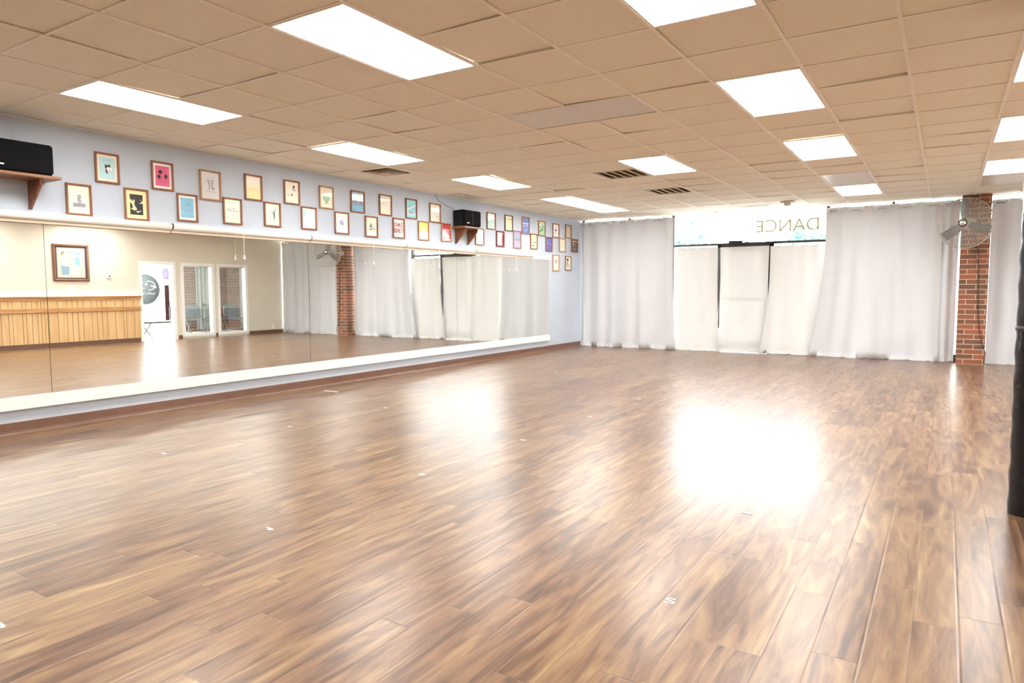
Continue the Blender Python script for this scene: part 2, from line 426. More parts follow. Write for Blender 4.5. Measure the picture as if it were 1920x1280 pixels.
for F, l in zip(VENTS, ['brown slotted return grille touching a lit ceiling panel', 'paler slotted return grille nearer the curtains']):
    x0, y0 = F[0]*T, F[2]*T
    t = thing('ceiling_vent', l, 'ceiling vent', (x0+T/2, y0+T/2, H), 0, 'slotted return grilles')
    a = T/2-hw-.002; f = MB(); w = .02
    for (p, q, r, s) in [(-a, a, -a, -a+w), (-a, a, a-w, a), (-a, -a+w, -a+w, a-w), (a-w, a, -a+w, a-w)]: f.box(p, q, r, s, -.004, .01)
    f.build('frame', M['vents'], t)
    f = MB(); f.box(-a, a, -a, a, .05, .06); f.build('backing', M['ventd'], t)
    for k in range(4):
        f = MB(); x = -a+w + (k+1)*(2*a-2*w)/5; f.box(x-.006, x+.006, -a+w, a-w, -.003, .008); f.build('bar', M['vents'], t)
    f = MB()
    for k in range(24):
        y = -a+w+.01 + k*(2*a-2*w-.01)/24
        f.add([(-a+w, y, .012), (a-w, y, .012), (a-w, y+.018, .034), (-a+w, y+.018, .034)], [(0,1,2,3)])
    f.build('louvres', M['ventd'], t)
F = DIFF[0]
t = thing('ceiling_diffuser', 'square stepped air diffuser in the ceiling above the left pictures', 'ceiling vent', (F[0]*T+T/2, F[2]*T+T/2, H))
f = MB(); a = T/2-hw-.002
def ring(mb, o, i, z0, z1, m):
    v = [(-o,-o,z0),(o,-o,z0),(o,o,z0),(-o,o,z0),(-i,-i,z1),(i,-i,z1),(i,i,z1),(-i,i,z1)]
    mb.add(v, [(0,1,5,4),(1,2,6,5),(2,3,7,6),(3,0,4,7)], m)
ring(f, a, a-.07, .0, -.004, M['tile']); f.build('plate', M['tile'], t)
f = MB(); ring(f, .235, .20, -.004, .05, M['vdark']); ring(f, .19, .15, -.012, .03, M['vents']); ring(f, .14, .10, -.02, .02, M['vents']); ring(f, .09, .055, -.028, .01, M['vents'])
f.box(-.05, .05, -.05, .05, -.034, -.03, M['vents']); f.build('cone', None, t)
f = MB(); f.box(-.24, .24, -.24, .24, .055, .06); f.build('backing', M['vdark'], t)

t = thing('smoke_detector', 'round disc smoke detector on the ceiling in front of the bright transom', 'smoke detector', (.95, 8.22, H))
f = MB(); f.lathe([(0, -.006), (.125, -.006), (.125, -.012), (.115, -.02), (.06, -.024), (0, -.024)][::-1], (0, 0, 0), 32); f.build('base_plate', M['vents'], t)
f = MB(); f.lathe([(.055, -.024), (.06, -.045), (.035, -.065), (0, -.068)], (0, 0, 0), 24); f.build('cap', M['vents'], t)

# ------------------------------------------------------------------ left wall: baseboard, mirrors, rail
b = MB(); b.prism([(XL, 0), (XL+.016, 0), (XL+.008, .012), (XL+.005, .03), (XL+.005, .10), (XL, .102)], 'y', YB, YF-.1); struct(b.build('baseboard_left', M['base']))
b = MB(); b.prism([(XL, .215), (XL+.045, .215), (XL+.045, .318), (XL+.022, .325), (XL, .325)], 'y', -6.0, 7.69); tag(b.build('mirror_ledge', M['cream']), 'long cream ledge board running under the wall of mirrors', 'ledge')
seams = [(-6.0, -4.5), (-4.5, -1.512), (-1.512, 1.480), (1.480, 4.585), (4.585, 7.69)]
ML = ['mirror panel behind the camera end of the left wall', 'leftmost mirror panel in view, showing pine panelling', 'mirror panel reflecting the gilt painting, doorway and inner windows',
      'mirror panel reflecting the fan, brick pier and wide curtain', 'mirror panel nearest the curtains, at the right end']
for k, (y0, y1) in enumerate(seams):
    if k == 0: continue
    b = MB(); g = .0022
    b.box(XL+.004, XM, y0+g, y1-g, .325, 1.875)
    o = b.build('wall_mirror', M['mirror']); tag(o, ML[k], 'mirror', 'wall mirrors')
b = MB(); b.box(XL+.001, XL+.004, -6, 7.69, .325, 1.875, M['medge']); struct(b.build('trim_2', M['medge']))
b = MB(); b.box(XL, XL+.03, -6.0, 7.69, 1.868, 1.935); b.box(XL, XL+.05, 6.97, 7.69, 1.84, 1.935); tag(b.build('head_rail', M['cream']), 'cream mounting board above the mirrors with a squared white end by the curtains', 'rail')
# roller shades over the mirrors
RS = [(-3.6, -.35, None), (-.34, 1.47, .49), (1.48, 3.26, 2.57), (3.27, 5.03, 4.03), (5.04, 6.962, 6.32)]
RL = ['white rolled-up shade above the leftmost mirror under the left pictures', 'white rolled-up shade above the mirrored doorway, cord bead hanging before the beige wall',
      'white rolled-up shade above the mirrored fan and brick, bead hanging before grey curtain', 'white rolled-up shade under the yellow picture and right speaker', 'white rolled-up shade nearest the curtains, ending at the squared board']
for (y0, y1, cy), l in zip(RS, RL):
    t = thing('roller_shade', l, 'roller shade', (XL+.069, y0, 1.895), 0, 'roller shades over the mirrors')
    L_ = y1-y0
    f = MB(); f.tube([(0, .004, 0), (0, L_-.004, 0)], .034, 20); f.build('tube', M['tubew'], t)
    f = MB(); f.box(-.028, -.004, 0, L_, -.062, -.03); f.build('hem_bar', M['hem'], t)
    for e in (.004, L_-.012):
        f = MB(); f.tube([(0, e, 0), (0, e+.008, 0)], .038, 20); f.build('end_cap', M['tubew'], t)
    if cy is not None:
        yy = cy-y0; f = MB(); f.tube([(.03, yy, -.02), (.032, yy, -.27)], .0035, 6); c = f.build('cord', M['cordw'], t)
        f = MB(); f.lathe([(0, .022), (.006, .02), (.009, .0), (.016, -.022), (.012, -.03), (0, -.031)], (.032, yy, -.275), 12); f.build('bead', M['knobw'], c)

# ------------------------------------------------------------------ pictures
def cmat(name, col, rough=.6):
    k = 'paper_' + name
    if k not in M: M[k] = mat(k, col, rough, noise=.03, nscale=25)
    return M[k]
PC = dict(cream=(.88,.83,.68), white=(.92,.91,.87), ltblue=(.50,.72,.76), pink=(.72,.13,.24), blue=(.22,.50,.68), green=(.72,.86,.70), yellow=(.92,.72,.16), straw=(.86,.76,.42),
          teal=(.28,.66,.70), ink=(.03,.03,.035), grey=(.30,.30,.33), ltgrey=(.62,.61,.60), red=(.60,.06,.09), rose=(.82,.42,.46), mint=(.45,.76,.64), lav=(.42,.38,.66), navy=(.12,.14,.40),
          royal=(.16,.24,.62), lime=(.66,.86,.50), sage=(.35,.62,.36), olive=(.16,.14,.08), tan=(.66,.54,.40), brown=(.28,.14,.08), sky=(.50,.66,.78), steel=(.25,.38,.50), blush=(.90,.72,.70), maroon=(.32,.05,.06))
for k, v in PC.items(): cmat(k, v)
def P_(k): return M['paper_' + k]
def ell(cu, cv, ru, rv, c, a0=0, a1=2*PI, n=18): return ('p', [(cu+ru*math.cos(a0+(a1-a0)*i/n), cv+rv*math.sin(a0+(a1-a0)*i/n)) for i in range(n)], c)
def rec(a, b_, c, d, col): return ('p', [(a, b_), (c, b_), (c, d), (a, d)], col)
def pol(pts, col): return ('p', pts, col)
def lines(v0, v1, n, col, u0=.2, u1=.8, seed=1):
    r = random.Random(seed); out = []
    for i in range(n):
        v = v0+(v1-v0)*(i+.5)/n; h = abs(v1-v0)/n*.32; u = u0+(r.random())*(u1-u0)*.2
        while u < u1-.02:
            w = .03+r.random()*.10; out.append(rec(u, v-h/2, min(u+w, u1), v+h/2, col)); u += w+.02
    return out
def stroke(pts, w, col):
    out = []
    for (a, b_), (c, d) in zip(pts[:-1], pts[1:]):
        L_ = math.hypot(c-a, d-b_) or 1; nx, ny = -(d-b_)/L_*w/2, (c-a)/L_*w/2
        out.append(pol([(a+nx, b_+ny), (a-nx, b_-ny), (c-nx, d-ny), (c+nx, d+ny)], col))
    return out
def scrib(u0, v0, u1, v1, n, w, col, seed):
    r = random.Random(seed); p = [(u0+r.random()*(u1-u0), v0+r.random()*(v1-v0)) for _ in range(n)]
    return stroke(p, w, col)
TXT = {  # blocky letters on a 3x5 cell
 'D': ['110','101','101','101','110'], 'A': ['010','101','111','101','101'], 'N': ['101','111','111','101','101'], 'C': ['011','100','100','100','011'], 'E': ['111','100','110','100','111'],
 'O': ['111','101','101','101','111'], 'M': ['101','111','111','101','101'], 'I': ['111','010','010','010','111'], 'S': ['011','100','010','001','110'], 'U': ['101','101','101','101','111'], 'R': ['110','101','110','101','101'], 'Y': ['101','101','010','010','010']}
def word(s, u0, v0, u1, v1, col):
    out = []; n = len(s); cw = (u1-u0)/n
    for k, ch in enumerate(s):
        for r_, row in enumerate(TXT[ch]):
            for q, c in enumerate(row):
                if c == '1':
                    a = u0+k*cw+q*cw*.28; t_ = v1-(r_+1)*(v1-v0)/5
                    out.append(rec(a, t_, a+cw*.27, t_+(v1-v0)/5, col))
    return out
PICS = [
 ((-1.307,2.225,-1.085,1.936),'fwood',None,'cream',[rec(.43,.30,.60,.68,'grey'),rec(.62,.30,.66,.68,'ltgrey'),rec(.22,.24,.80,.38,'grey'),rec(.46,.60,.50,.64,'cream'),rec(.54,.50,.58,.54,'cream'),rec(.46,.42,.50,.46,'cream')]+lines(.74,.88,3,'ltgrey'),
  'cream print of a grey tower block, in the lower row beside the left speaker shelf'),
 ((-1.040,2.548,-0.816,2.263),'fwood','cream','ltblue',[ell(.55,.55,.20,.10,'ink'),ell(.62,.45,.20,.12,'white'),ell(.50,.38,.12,.12,'ink',PI*.6,PI*1.7),ell(.66,.38,.1,.08,'ltgrey'),pol([(.33,.62),(.42,.70),(.48,.60)],'ink'),pol([(.55,.66),(.68,.70),(.72,.56)],'ink')]+lines(.82,.92,2,'steel'),
  'pale blue print of a dark-haired face, first in the top row from the left'),
 ((-0.780,2.246,-0.540,1.935),'fwood','straw','ink',[pol([(0,.78),(.28,.60),(.1,.52),(0,.60)],'straw'),ell(.46,.50,.30,.26,'straw',PI*.62,PI*1.62),ell(.58,.55,.26,.22,'ink'),pol([(.72,.55),(1,.72),(1,.58)],'straw'),pol([(0,.30),(.3,.2),(.55,.26),(.3,.33)],'straw'),pol([(.4,.16),(.9,.22),(.6,.10)],'straw'),ell(.84,.74,.03,.02,'straw'),ell(.2,.72,.03,.02,'straw')],
  'black woodcut print of a crescent moon in a straw-coloured mount'),
 ((-0.496,2.548,-0.265,2.263),'fwood','white','pink',[ell(.36,.70,.14,.10,'ink'),ell(.26,.46,.13,.10,'ink'),ell(.74,.50,.12,.11,'ink')]+stroke([(.36,.6),(.34,.2)],.012,'maroon')+stroke([(.26,.38),(.34,.2)],.012,'maroon')+stroke([(.74,.4),(.6,.2)],.012,'maroon'),
  'crimson print with three dark shapes, second in the top row'),
 ((-0.235,2.256,-0.004,1.967),'fwood','white','blue',scrib(.25,.55,.8,.8,14,.02,'steel',2)+scrib(.2,.2,.8,.42,16,.02,'steel',5)+[ell(.5,.66,.2,.08,'steel')],
  'blue sketch print in a white mount, third in the lower row'),
 ((0.033,2.539,0.285,2.217),'fwood2',None,'ltgrey',[pol([(.32,.72),(.46,.70),(.49,.46),(.46,.34),(.38,.34),(.42,.46)],'grey'),pol([(.56,.70),(.68,.73),(.64,.50),(.74,.36),(.60,.33),(.55,.48)],'grey')]+lines(.78,.84,1,'grey')+lines(.24,.30,1,'grey'),
  'pale grey print of a pair of dark boots, top row, in the biggest frame'),
 ((0.306,2.274,0.543,1.980),'fwood',None,'green',lines(.84,.90,1,'sage')+stroke([(.12,.53),(.86,.50)],.022,'grey')+stroke([(.14,.60),(.42,.58)],.02,'grey')+[ell(.58,.62,.04,.03,'grey'),ell(.52,.34,.04,.02,'sage')]+lines(.12,.22,2,'sage'),
  'pale green print with two thin grey lines, lower row right of the boots'),
 ((0.592,2.569,0.827,2.277),'fwood',None,'straw',[rec(.0,.5,1,1,'cream')]+scrib(.3,.45,.7,.62,8,.012,'yellow',4)+lines(.10,.2,2,'yellow'),
  'almost blank cream and straw print, top row above the dancer sketch'),
 ((0.848,2.282,1.082,1.995),'fwood',None,'cream',[pol([(.60,.62),(.68,.60),(.66,.40),(.62,.18),(.58,.40)],'ink'),ell(.60,.66,.045,.03,'ink')]+stroke([(.66,.62),(.78,.82)],.03,'ink')+stroke([(.60,.60),(.44,.56)],.03,'ink')+lines(.58,.72,2,'tan',.12,.44)+lines(.38,.44,1,'rose',.15,.42)+lines(.20,.26,1,'rose',.15,.42),
  'cream print of a thin dark dancer with an arm raised'),
 ((1.143,2.577,1.380,2.288),'fwood',None,'cream',[ell(.66,.78,.08,.06,'ink'),ell(.64,.68,.05,.05,'grey'),ell(.50,.38,.09,.06,'grey')]+scrib(.1,.3,.4,.42,8,.014,'grey',6)+scrib(.5,.55,.9,.7,8,.014,'grey',9)+scrib(.1,.55,.4,.8,5,.01,'ltgrey',3),
  'cream print scattered with small ink figures, fifth in the top row'),
 ((1.396,2.283,1.641,2.000),'fwood',None,'white',[rec(.10,.62,.22,.86,'teal')]+stroke([(.16,.62),(.12,.48),(.22,.40)],.03,'steel')+lines(.34,.44,2,'ltgrey',.35,.8)+lines(.18,.26,1,'ltgrey',.4,.9),
  'white print with a small teal figure at its left edge'),
 ((1.695,2.575,1.936,2.286),'fwood2',None,'cream',[ell(.50,.42,.28,.11,'sage'),ell(.34,.50,.12,.09,'sage'),ell(.66,.50,.13,.09,'sage'),rec(.44,.22,.58,.36,'grey'),rec(.30,.20,.72,.24,'sage')]+lines(.8,.88,2,'ltgrey',.15,.5),
  'cream print of a spreading green plant, sixth in the top row'),
 ((1.950,2.272,2.202,1.982),'fwood',None,'white',[ell(.40,.54,.14,.06,'lav'),ell(.54,.60,.12,.05,'lav'),ell(.52,.46,.16,.06,'steel')]+lines(.8,.86,1,'ltgrey')+lines(.2,.26,1,'ltgrey'),
  'white print with a small violet cluster, lower row'),
 ((2.245,2.582,2.503,2.289),'fwood',None,'sky',[rec(.0,.30,1,.48,'steel'),ell(.3,.54,.24,.12,'grey'),ell(.78,.50,.18,.12,'grey'),rec(.0,0,1,.32,'blue'),rec(0,.8,1,1,'ltblue')],
  'misty blue landscape print, top row left of centre'),
 ((2.507,2.266,2.754,1.975),'fwood',None,'cream',scrib(.3,.3,.9,.65,16,.022,'ink',8)+[rec(.28,.32,.62,.36,'grey'),ell(.46,.64,.08,.05,'grey')]+stroke([(.2,.92),(.1,.78),(.22,.76)],.014,'grey'),
  'buff print with a tangled black line drawing, lower row'),
 ((2.796,2.594,3.051,2.300),'fwood',None,'cream',lines(.82,.92,2,'ltgrey',.3,.7)+scrib(.15,.48,.85,.62,10,.012,'ltgrey',12),
  'cream print with faint grey lines, top row above the pink lettered print'),
 ((3.072,2.287,3.320,1.995),'fwood',None,'blush',[rec(.0,.0,1,.18,'white')]+word('DMS',.10,.56,.98,.80,'maroon')+word('ODES',.04,.24,.98,.48,'maroon'),
  'pink print with two rows of dark maroon block lettering'),
 ((3.356,2.598,3.610,2.300),'fwood',None,'teal',[rec(0,.12,1,.30,'sky')]+[rec(.15+k*.13,.42,.19+k*.13,.72,'steel') for k in range(6)]+stroke([(.08,.42),(.95,.72)],.06,'white')+[ell(.48,.30,.25,.05,'grey')],
  'turquoise print with a white diagonal band'),
 ((3.635,2.289,3.887,1.997),'fwood2',None,'yellow',[ell(.52,.64,.18,.15,'tan'),ell(.52,.64,.12,.10,'ltgrey')]+lines(.9,.94,1,'straw'),
  'bright yellow print with one grey oval'),
 ((3.913,2.586,4.184,2.289),'fwood',None,'cream',[rec(.2+k*.22,.25+j*.2,.32+k*.22,.36+j*.2,'blush' if (k+j) % 2 else 'sky') for k in range(3) for j in range(3)],
  'cream print with a grid of pale blocks, top row before the right speaker'),
 ((4.201,2.303,4.455,2.010),'fwood2',None,'rose',[rec(0,.72,1,1,'red'),rec(.88,0,1,.8,'red')]+lines(.3,.45,2,'blush'),
  'red and rose print just left of the right speaker shelf'),
 ((5.136,2.288,5.389,2.006),'fwood2',None,'white',lines(.80,.9,2,'ltgrey')+[rec(.15,.1,.3,.3,'blush')],
  'white print partly hidden behind the right speaker shelf'),
 ((5.486,2.591,5.753,2.297),'fwood','white','mint',[rec(.7,.12,.85,.42,'white'),rec(0,.6,1,1,'green')],
  'mint green print, first in the top row after the right speaker'),
 ((5.779,2.292,6.037,2.006),'fred',None,'grey',[rec(0,.85,1,1,'rose'),rec(.8,0,1,.9,'maroon')]+stroke([(.15,.45),(.85,.78)],.06,'white')+stroke([(.3,.62),(.5,.75)],.03,'sky')+[pol([(.5,.05),(.7,.40),(.85,.05)],'blush')],
  'dark print with a white diagonal slash in a thick maroon frame'),
 ((6.061,2.598,6.323,2.307),'fdark',None,'straw',[rec(.0,.78,1,.82,'olive'),rec(.0,.86,1,.98,'cream')]+lines(.4,.75,5,'tan')+[rec(0,.18,1,.22,'cream')],
  'straw yellow poster in a dark brown frame'),
 ((6.349,2.336,6.622,2.007),'fwood2',None,'lav',[pol([(.1,.55),(.4,.85),(.6,.55)],'steel'),pol([(.5,.55),(.8,.8),(.95,.55)],'steel'),rec(0,.44,1,.56,'grey')],
  'lavender print of dim peaks, lower row below the dark framed poster'),
 ((6.655,2.622,6.930,2.293),'fwood2',None,'royal',[rec(0,.60,1,.65,'white'),rec(.0,.42,.3,.47,'white')]+stroke([(.25,.3),(.4,.12),(.7,.2),(.85,.5)],.05,'sky'),
  'royal blue print crossed by a white stripe'),
 ((6.968,2.320,7.233,2.022),'fwood',None,'lime',lines(.6,.75,2,'sage',.1,.6)+[rec(.35,.42,.95,.47,'ink'),ell(.35,.2,.2,.04,'ink'),ell(.8,.2,.15,.05,'sage')],
  'lime green print with black marks along its foot'),
 ((7.273,2.591,7.548,2.296),'fwood',None,'sage',[ell(.35,.75,.18,.06,'white'),ell(.6,.62,.16,.08,'steel'),ell(.5,.40,.12,.07,'ink'),ell(.25,.26,.12,.05,'ink'),rec(0,.9,1,1,'straw')],
  'sage green print of scattered dark blots, top row'),
 ((7.565,2.294,7.841,2.005),'fwood',None,'navy',stroke([(.1,.52),(.35,.60),(.65,.58),(.9,.42)],.04,'lav')+[ell(.15,.75,.05,.04,'sky')],
  'dark indigo print with one pale arc'),
 ((7.858,2.586,8.126,2.298),'fwood',None,'white',[pol([(.25,.58),(.75,.58),(.5,.42)],'ink'),ell(.5,.66,.07,.07,'grey'),rec(.2,.28,.8,.31,'ink'),pol([(.3,.05),(.7,.05),(.5,.13)],'grey')]+lines(.85,.95,2,'rose'),
  'white print with a black winged emblem'),
 ((8.137,2.304,8.411,2.020),'fwood2',None,'cream',scrib(.2,.2,.8,.85,14,.012,'ltgrey',21),
  'plain cream print between the indigo and the olive ones, lower row'),
 ((8.408,2.603,8.676,2.316),'fwood',None,'tan',[rec(.35,.35,.65,.75,'ltgrey')],
  'tan print with a faint grey centre, last in the top row by the corner'),
 ((8.688,2.324,8.978,2.038),'fred',None,'olive',[rec(0,.82,1,.9,'tan'),ell(.3,.62,.14,.06,'tan'),rec(0,.20,1,.22,'sage')],
  'dark olive print in a maroon frame, closest picture to the curtains'),
 ((7.859,1.950,8.136,1.618),'fwood2',None,'cream',[ell(.5,.62,.28,.14,'rose'),ell(.58,.56,.08,.10,'grey'),ell(.5,.42,.18,.06,'blush')],
  'cream print of a red flower shape, left one of the lowest pair'),
 ((8.404,1.946,8.673,1.647),'fwood',None,'cream',[ell(.4,.78,.2,.09,'ink'),pol([(.3,.7),(.6,.72),(.45,.5),(.85,.36),(.2,.36),(.28,.5)],'grey'),rec(.3,.2,.7,.27,'ink')],
  'cream print of a dark seated shape, right one of the lowest pair')]
for (y0, zt, y1, zb), fm, mt, sheet, motifs, lab in PICS:
    w, h = y1-y0, zt-zb
    t = thing('framed_picture', lab, 'picture', (XL, (y0+y1)/2, (zt+zb)/2), 0, 'framed show posters on the lavender wall')
    fw = .019 if 'thick' not in lab else .03
    f = MB(); a, c = w/2, h/2
    prof = [(0, .0), (0, .020), (fw*.35, .026), (fw*.8, .020), (fw, .014), (fw, 0)]
    cs = [(-a, -c), (a, -c), (a, c), (-a, c)]; sg = [(1, 1), (-1, 1), (-1, -1), (1, -1)]
    vs = []
    for (u, v), (su, sv) in zip(cs, sg):
        for d, z in prof: vs.append((z+.001, u+su*d, v+sv*d))
    n = len(prof); fs = []
    for k in range(4):
        for i in range(n-1):
            fs.append((k*n+i, ((k+1) % 4)*n+i, ((k+1) % 4)*n+i+1, k*n+i+1))
    f.add(vs, fs); f.build('frame', M[fm], t)
    iu, iv = a-fw+.001, c-fw+.001
    if mt:
        f = MB(); f.box(.003, .006, -iu, iu, -iv, iv); f.build('mount', P_(mt), t)
        mu = w*.10 if mt != 'straw' else w*.16; pu, pv = iu-mu, iv-mu*1.0
    else: pu, pv = iu, iv
    f = MB(); f.box(.004, .0075, -pu, pu, -pv, pv, P_(sheet))
    z = .0078
    for _, pts, col in motifs:
        z += .00004
        pts = [(-pu+2*pu*min(1, max(0, u)), -pv+2*pv*min(1, max(0, v))) for u, v in pts]
        f.add([(z, u, v) for u, v in pts], [tuple(range(len(pts)))], P_(col))
    f.build('print', None, t)
    f = MB(); f.box(.0115, .0125, -iu, iu, -iv, iv); f.build('glass_pane', M['pglass'], t)

# ------------------------------------------------------------------ speakers and shelves
def shelf(y0, y1, zt, depth, brk, lab):
    t = thing('speaker_shelf', lab, 'shelf', (XL, (y0+y1)/2, zt), 0, 'wooden bracket shelves')
    a = (y1-y0)/2
    f = MB(); f.bbox(0, depth, -a, a, -.026, 0, .005); f.build('board', M['oak'], t)
    for yb in brk:
        yb -= (y0+y1)/2
        f = MB(); f.prism([(.0, -.028), (depth-.07, -.028), (depth-.07, -.07), (.02, -.27), (0, -.27)], 'y', yb-.01, yb+.01); f.build('bracket', M['oakb'], t)
    return t
shelf(-2.12, -1.465, 2.224, .30, [-2.02, -1.60], 'wooden shelf on two brackets at the left edge under a black speaker')
shelf(4.462, 4.98, 2.262, .28, [4.58, 4.915], 'wooden bracket shelf among the pictures under the right black speaker')
def speaker(loc, rz, w, d, h, lab, wedge=True):
    t = thing('wall_speaker', lab, 'speaker', loc, rz, 'black wall speakers')
    bm = bmesh.new()
    pts = [(0, -w*.40), (d*.82, -w/2), (d*.82, w/2), (0, w*.40)]
    vs = [bm.verts.new((x, y, z)) for z in (0, h) for x, y in pts]
    for fc in [(0,1,2,3), (4,5,6,7), (0,1,5,4), (1,2,6,5), (2,3,7,6), (3,0,4,7)]: bm.faces.new([vs[i] for i in fc])
    bmesh.ops.recalc_face_normals(bm, faces=bm.faces)
    bmesh.ops.bevel(bm, geom=list(bm.edges), offset=.008, segments=2, profile=.5, affect='EDGES')
    f = MB(); f.frombm(bm); f.build('cabinet', M['black'], t)
    bm = bmesh.new(); bmesh.ops.create_cube(bm, size=1)
    for v in bm.verts: v.co = Vector((d*.82+.001+(v.co.x+.5)*d*.18, v.co.y*(w-.006), h/2+v.co.z*(h-.008)))
    ed = [e for e in bm.edges if e.verts[0].co.x > d*.9 and e.verts[1].co.x > d*.9] + [e for e in bm.edges if abs(e.verts[0].co.x-e.verts[1].co.x) > .01]
    bmesh.ops.bevel(bm, geom=ed, offset=.028, segments=4, profile=.5, affect='EDGES')
    f = MB(); f.frombm(bm); f.build('grille', M['grille'], t)
    f = MB(); f.box(d, d+.0025, -w*.36, -w*.36+.05, .045, .055) if rz < .1 else f.box(d, d+.0025, w*.26, w*.26+.045, .03, .04); f.build('badge', M['badge'], t)
    return t
speaker((XL+.03, -1.768, 2.225), 0, .50, .27, .262, 'large black speaker at the left edge on the bracket shelf')
s2 = speaker((XL+.02, 4.69, 2.263), -.02, .45, .27, .262, 'black speaker in the middle of the pictures, on the right bracket shelf')
f = MB(); f.box(.2715, .2735, -.021, -.018, .01, .25); f.build('seam_strip', M['dark'], s2)
f = MB(); P0 = [(XL+.01, 4.05, 2.735), (XL+.01, 4.13, 2.64), (XL+.01, 4.36, 2.58), (XL+.02, 4.47, 2.56), (XL+.03, 4.52, 2.535)]
f.tube(P0, .003, 6); tag(f.build('speaker_cable', M['dark']), 'thin dark cable dropping from the ceiling to the right speaker', 'cable')
f = MB(); f.tube([(XL+.006, -1.70, 2.73), (XL+.006, -1.70, 2.52), (XL+.03, -1.70, 2.50)], .0025, 6); tag(f.build('speaker_cable', M['ltc'] if 'ltc' in M else M['cordw']), 'thin pale cable on the wall above the left speaker', 'cable')

# ------------------------------------------------------------------ shop front
GY = YF
def bar(mb, x0, x1, z0, z1, y=GY, d=.05): mb.box(x0, x1, y-d, y+d, z0, z1)
Z1 = H
def window(name, x0, x1, xs, z0=.02, tr=None, parentlab=None):
    f = MB(); w = .022
    bar(f, x0, x1, 0, .12)
    for x in xs: bar(f, x-w, x+w, .12, H+.01)
    if tr: bar(f, tr[0], tr[1], 2.09, 2.135)
    o = struct(f.build(name, M['bronze']))
    f = MB(); f.box(x0, x1, GY-.004, GY+.004, z0+.05, H-.01); f.build('pane', M['glass'], o)
    return o
window('window_1', XL, -1.40, [XL+.022, -2.4])
f = MB()
for x, w in ((-1.44, .026), (1.46, .03)): bar(f, x-w, x+w, 0, H)
for x, w in ((-.50, .028), (.495, .04)): bar(f, x-w, x+w, 0, 2.10)
bar(f, -1.41, 1.43, 2.095, 2.14); bar(f, -.53, .53, 2.062, 2.095); bar(f, -1.41, -.53, 0, .12); bar(f, .53, 1.43, 0, .12)
o = struct(f.build('window_2', M['bronze']))
for x0, x1, z0, z1 in ((-1.41, 1.43, 2.14, H), (-1.41, -.53, .1, 2.095), (.53, 1.43, .1, 2.095)):
    f = MB(); f.box(x0, x1, GY-.004, GY+.004, z0, z1); f.build('pane', M['glass'], o)
f = MB()
bar(f, -.47, -.38, .01, 2.06, d=.022); bar(f, .36, .45, .01, 2.06, d=.022); bar(f, -.38, .36, 1.99, 2.06, d=.022); bar(f, -.38, .36, .01, .22, d=.022)
o = struct(f.build('door_1', M['bronze']))
f = MB(); f.box(-.38, .36, GY-.003, GY+.003, .22, 1.99); f.build('pane', M['glass'], o)
f = MB(); f.box(-.38, .36, GY-.05, GY-.035, 1.02, 1.065); f.box(-.36, -.33, GY-.036, GY-.02, 1.02, 1.06); f.box(.31, .34, GY-.036, GY-.02, 1.02, 1.06); f.build('push_bar', M['bronze'], o)
f = MB(); f.box(-.30, -.04, GY-.12, GY-.055, 2.115, 2.175); f.tube([(-.22, GY-.13, 2.16), (-.05, GY-.2, 2.15), (.12, GY-.06, 2.13)], .008, 6); f.build('door_closer', M['bronze'], o)
window('window_3', 1.49, 3.52, [2.5])
window('window_4', 3.88, XR+.1, [5.1])
b = MB(); b.box(3.50, 3.895, 8.93, 9.42, 0, H); o = b.build('wall_pier', M['brick']); struct(o)
# trees and ground outside, letters on the glass
b = MB(); b.box(-60, 80, YF+.1, 90, -.2, -.1); b.box(XO+.15, 80, -40, YF+.1, -.2, -.1); struct(b.build('ground', M['ground']))
def tree(x, y, h, r, lab, seed):
    rr = random.Random(seed)
    t = thing('shade_tree', lab, 'tree', (x, y, -.1), 0, 'trees outside the shop front')
    f = MB(); f.tube([(0, 0, 0), (.1, .05, h*.3), (0, 0, h*.6)], [.16, .12, .06], 8); f.build('trunk', M['bark'], t)
    f = MB()
    for k in range(900):
        d = Vector((rr.gauss(0, 1), rr.gauss(0, 1), rr.gauss(0, 1))).normalized()*(rr.random()**.4)
        p = Vector((d.x*r, d.y*r, h*.68+d.z*r*.75)); a = Vector((rr.gauss(0, 1), rr.gauss(0, 1), rr.gauss(0, 1))).normalized(); c = a.cross(Vector((.3, .5, .8))).normalized(); s_ = .16+.1*rr.random()
        f.add([p-a*s_, p+c*s_*.5, p+a*s_, p-c*s_*.5], [(0, 1, 2, 3)])
    f.build('foliage', M['leaf'], t)
tree(-6.4, 24, 4.2, 1.9, 'pale tree seen through the left part of the transom glass', 1)
tree(-1.6, 26, 4.1, 1.6, 'pale tree seen through the middle of the transom glass', 2)
tree(2.9, 25, 5.3, 1.7, 'taller pale tree seen through the right part of the transom glass', 3)
def text_mesh(s, size, depth, name):
    cu = bpy.data.curves.new(name, 'FONT'); cu.body = s; cu.size = size; cu.extrude = depth; cu.align_x = 'CENTER'; cu.align_y = 'CENTER'; cu.offset = .0
    o = bpy.data.objects.new(name, cu); COL.objects.link(o); dg = bpy.context.evaluated_depsgraph_get()
    me = bpy.data.meshes.new_from_object(o.evaluated_get(dg)); bpy.data.objects.remove(o); me.name = name; return me
me = text_mesh('DANCE', .34, .001, 'window_lettering'); me.materials.append(M['letter'])
o = bpy.data.objects.new('window_lettering', me); COL.objects.link(o); o.location = (.75, GY+.008, 2.42); o.rotation_euler = (PI/2, 0, PI)
tag(o, 'faint yellow reversed lettering on the transom glass above the door', 'lettering')

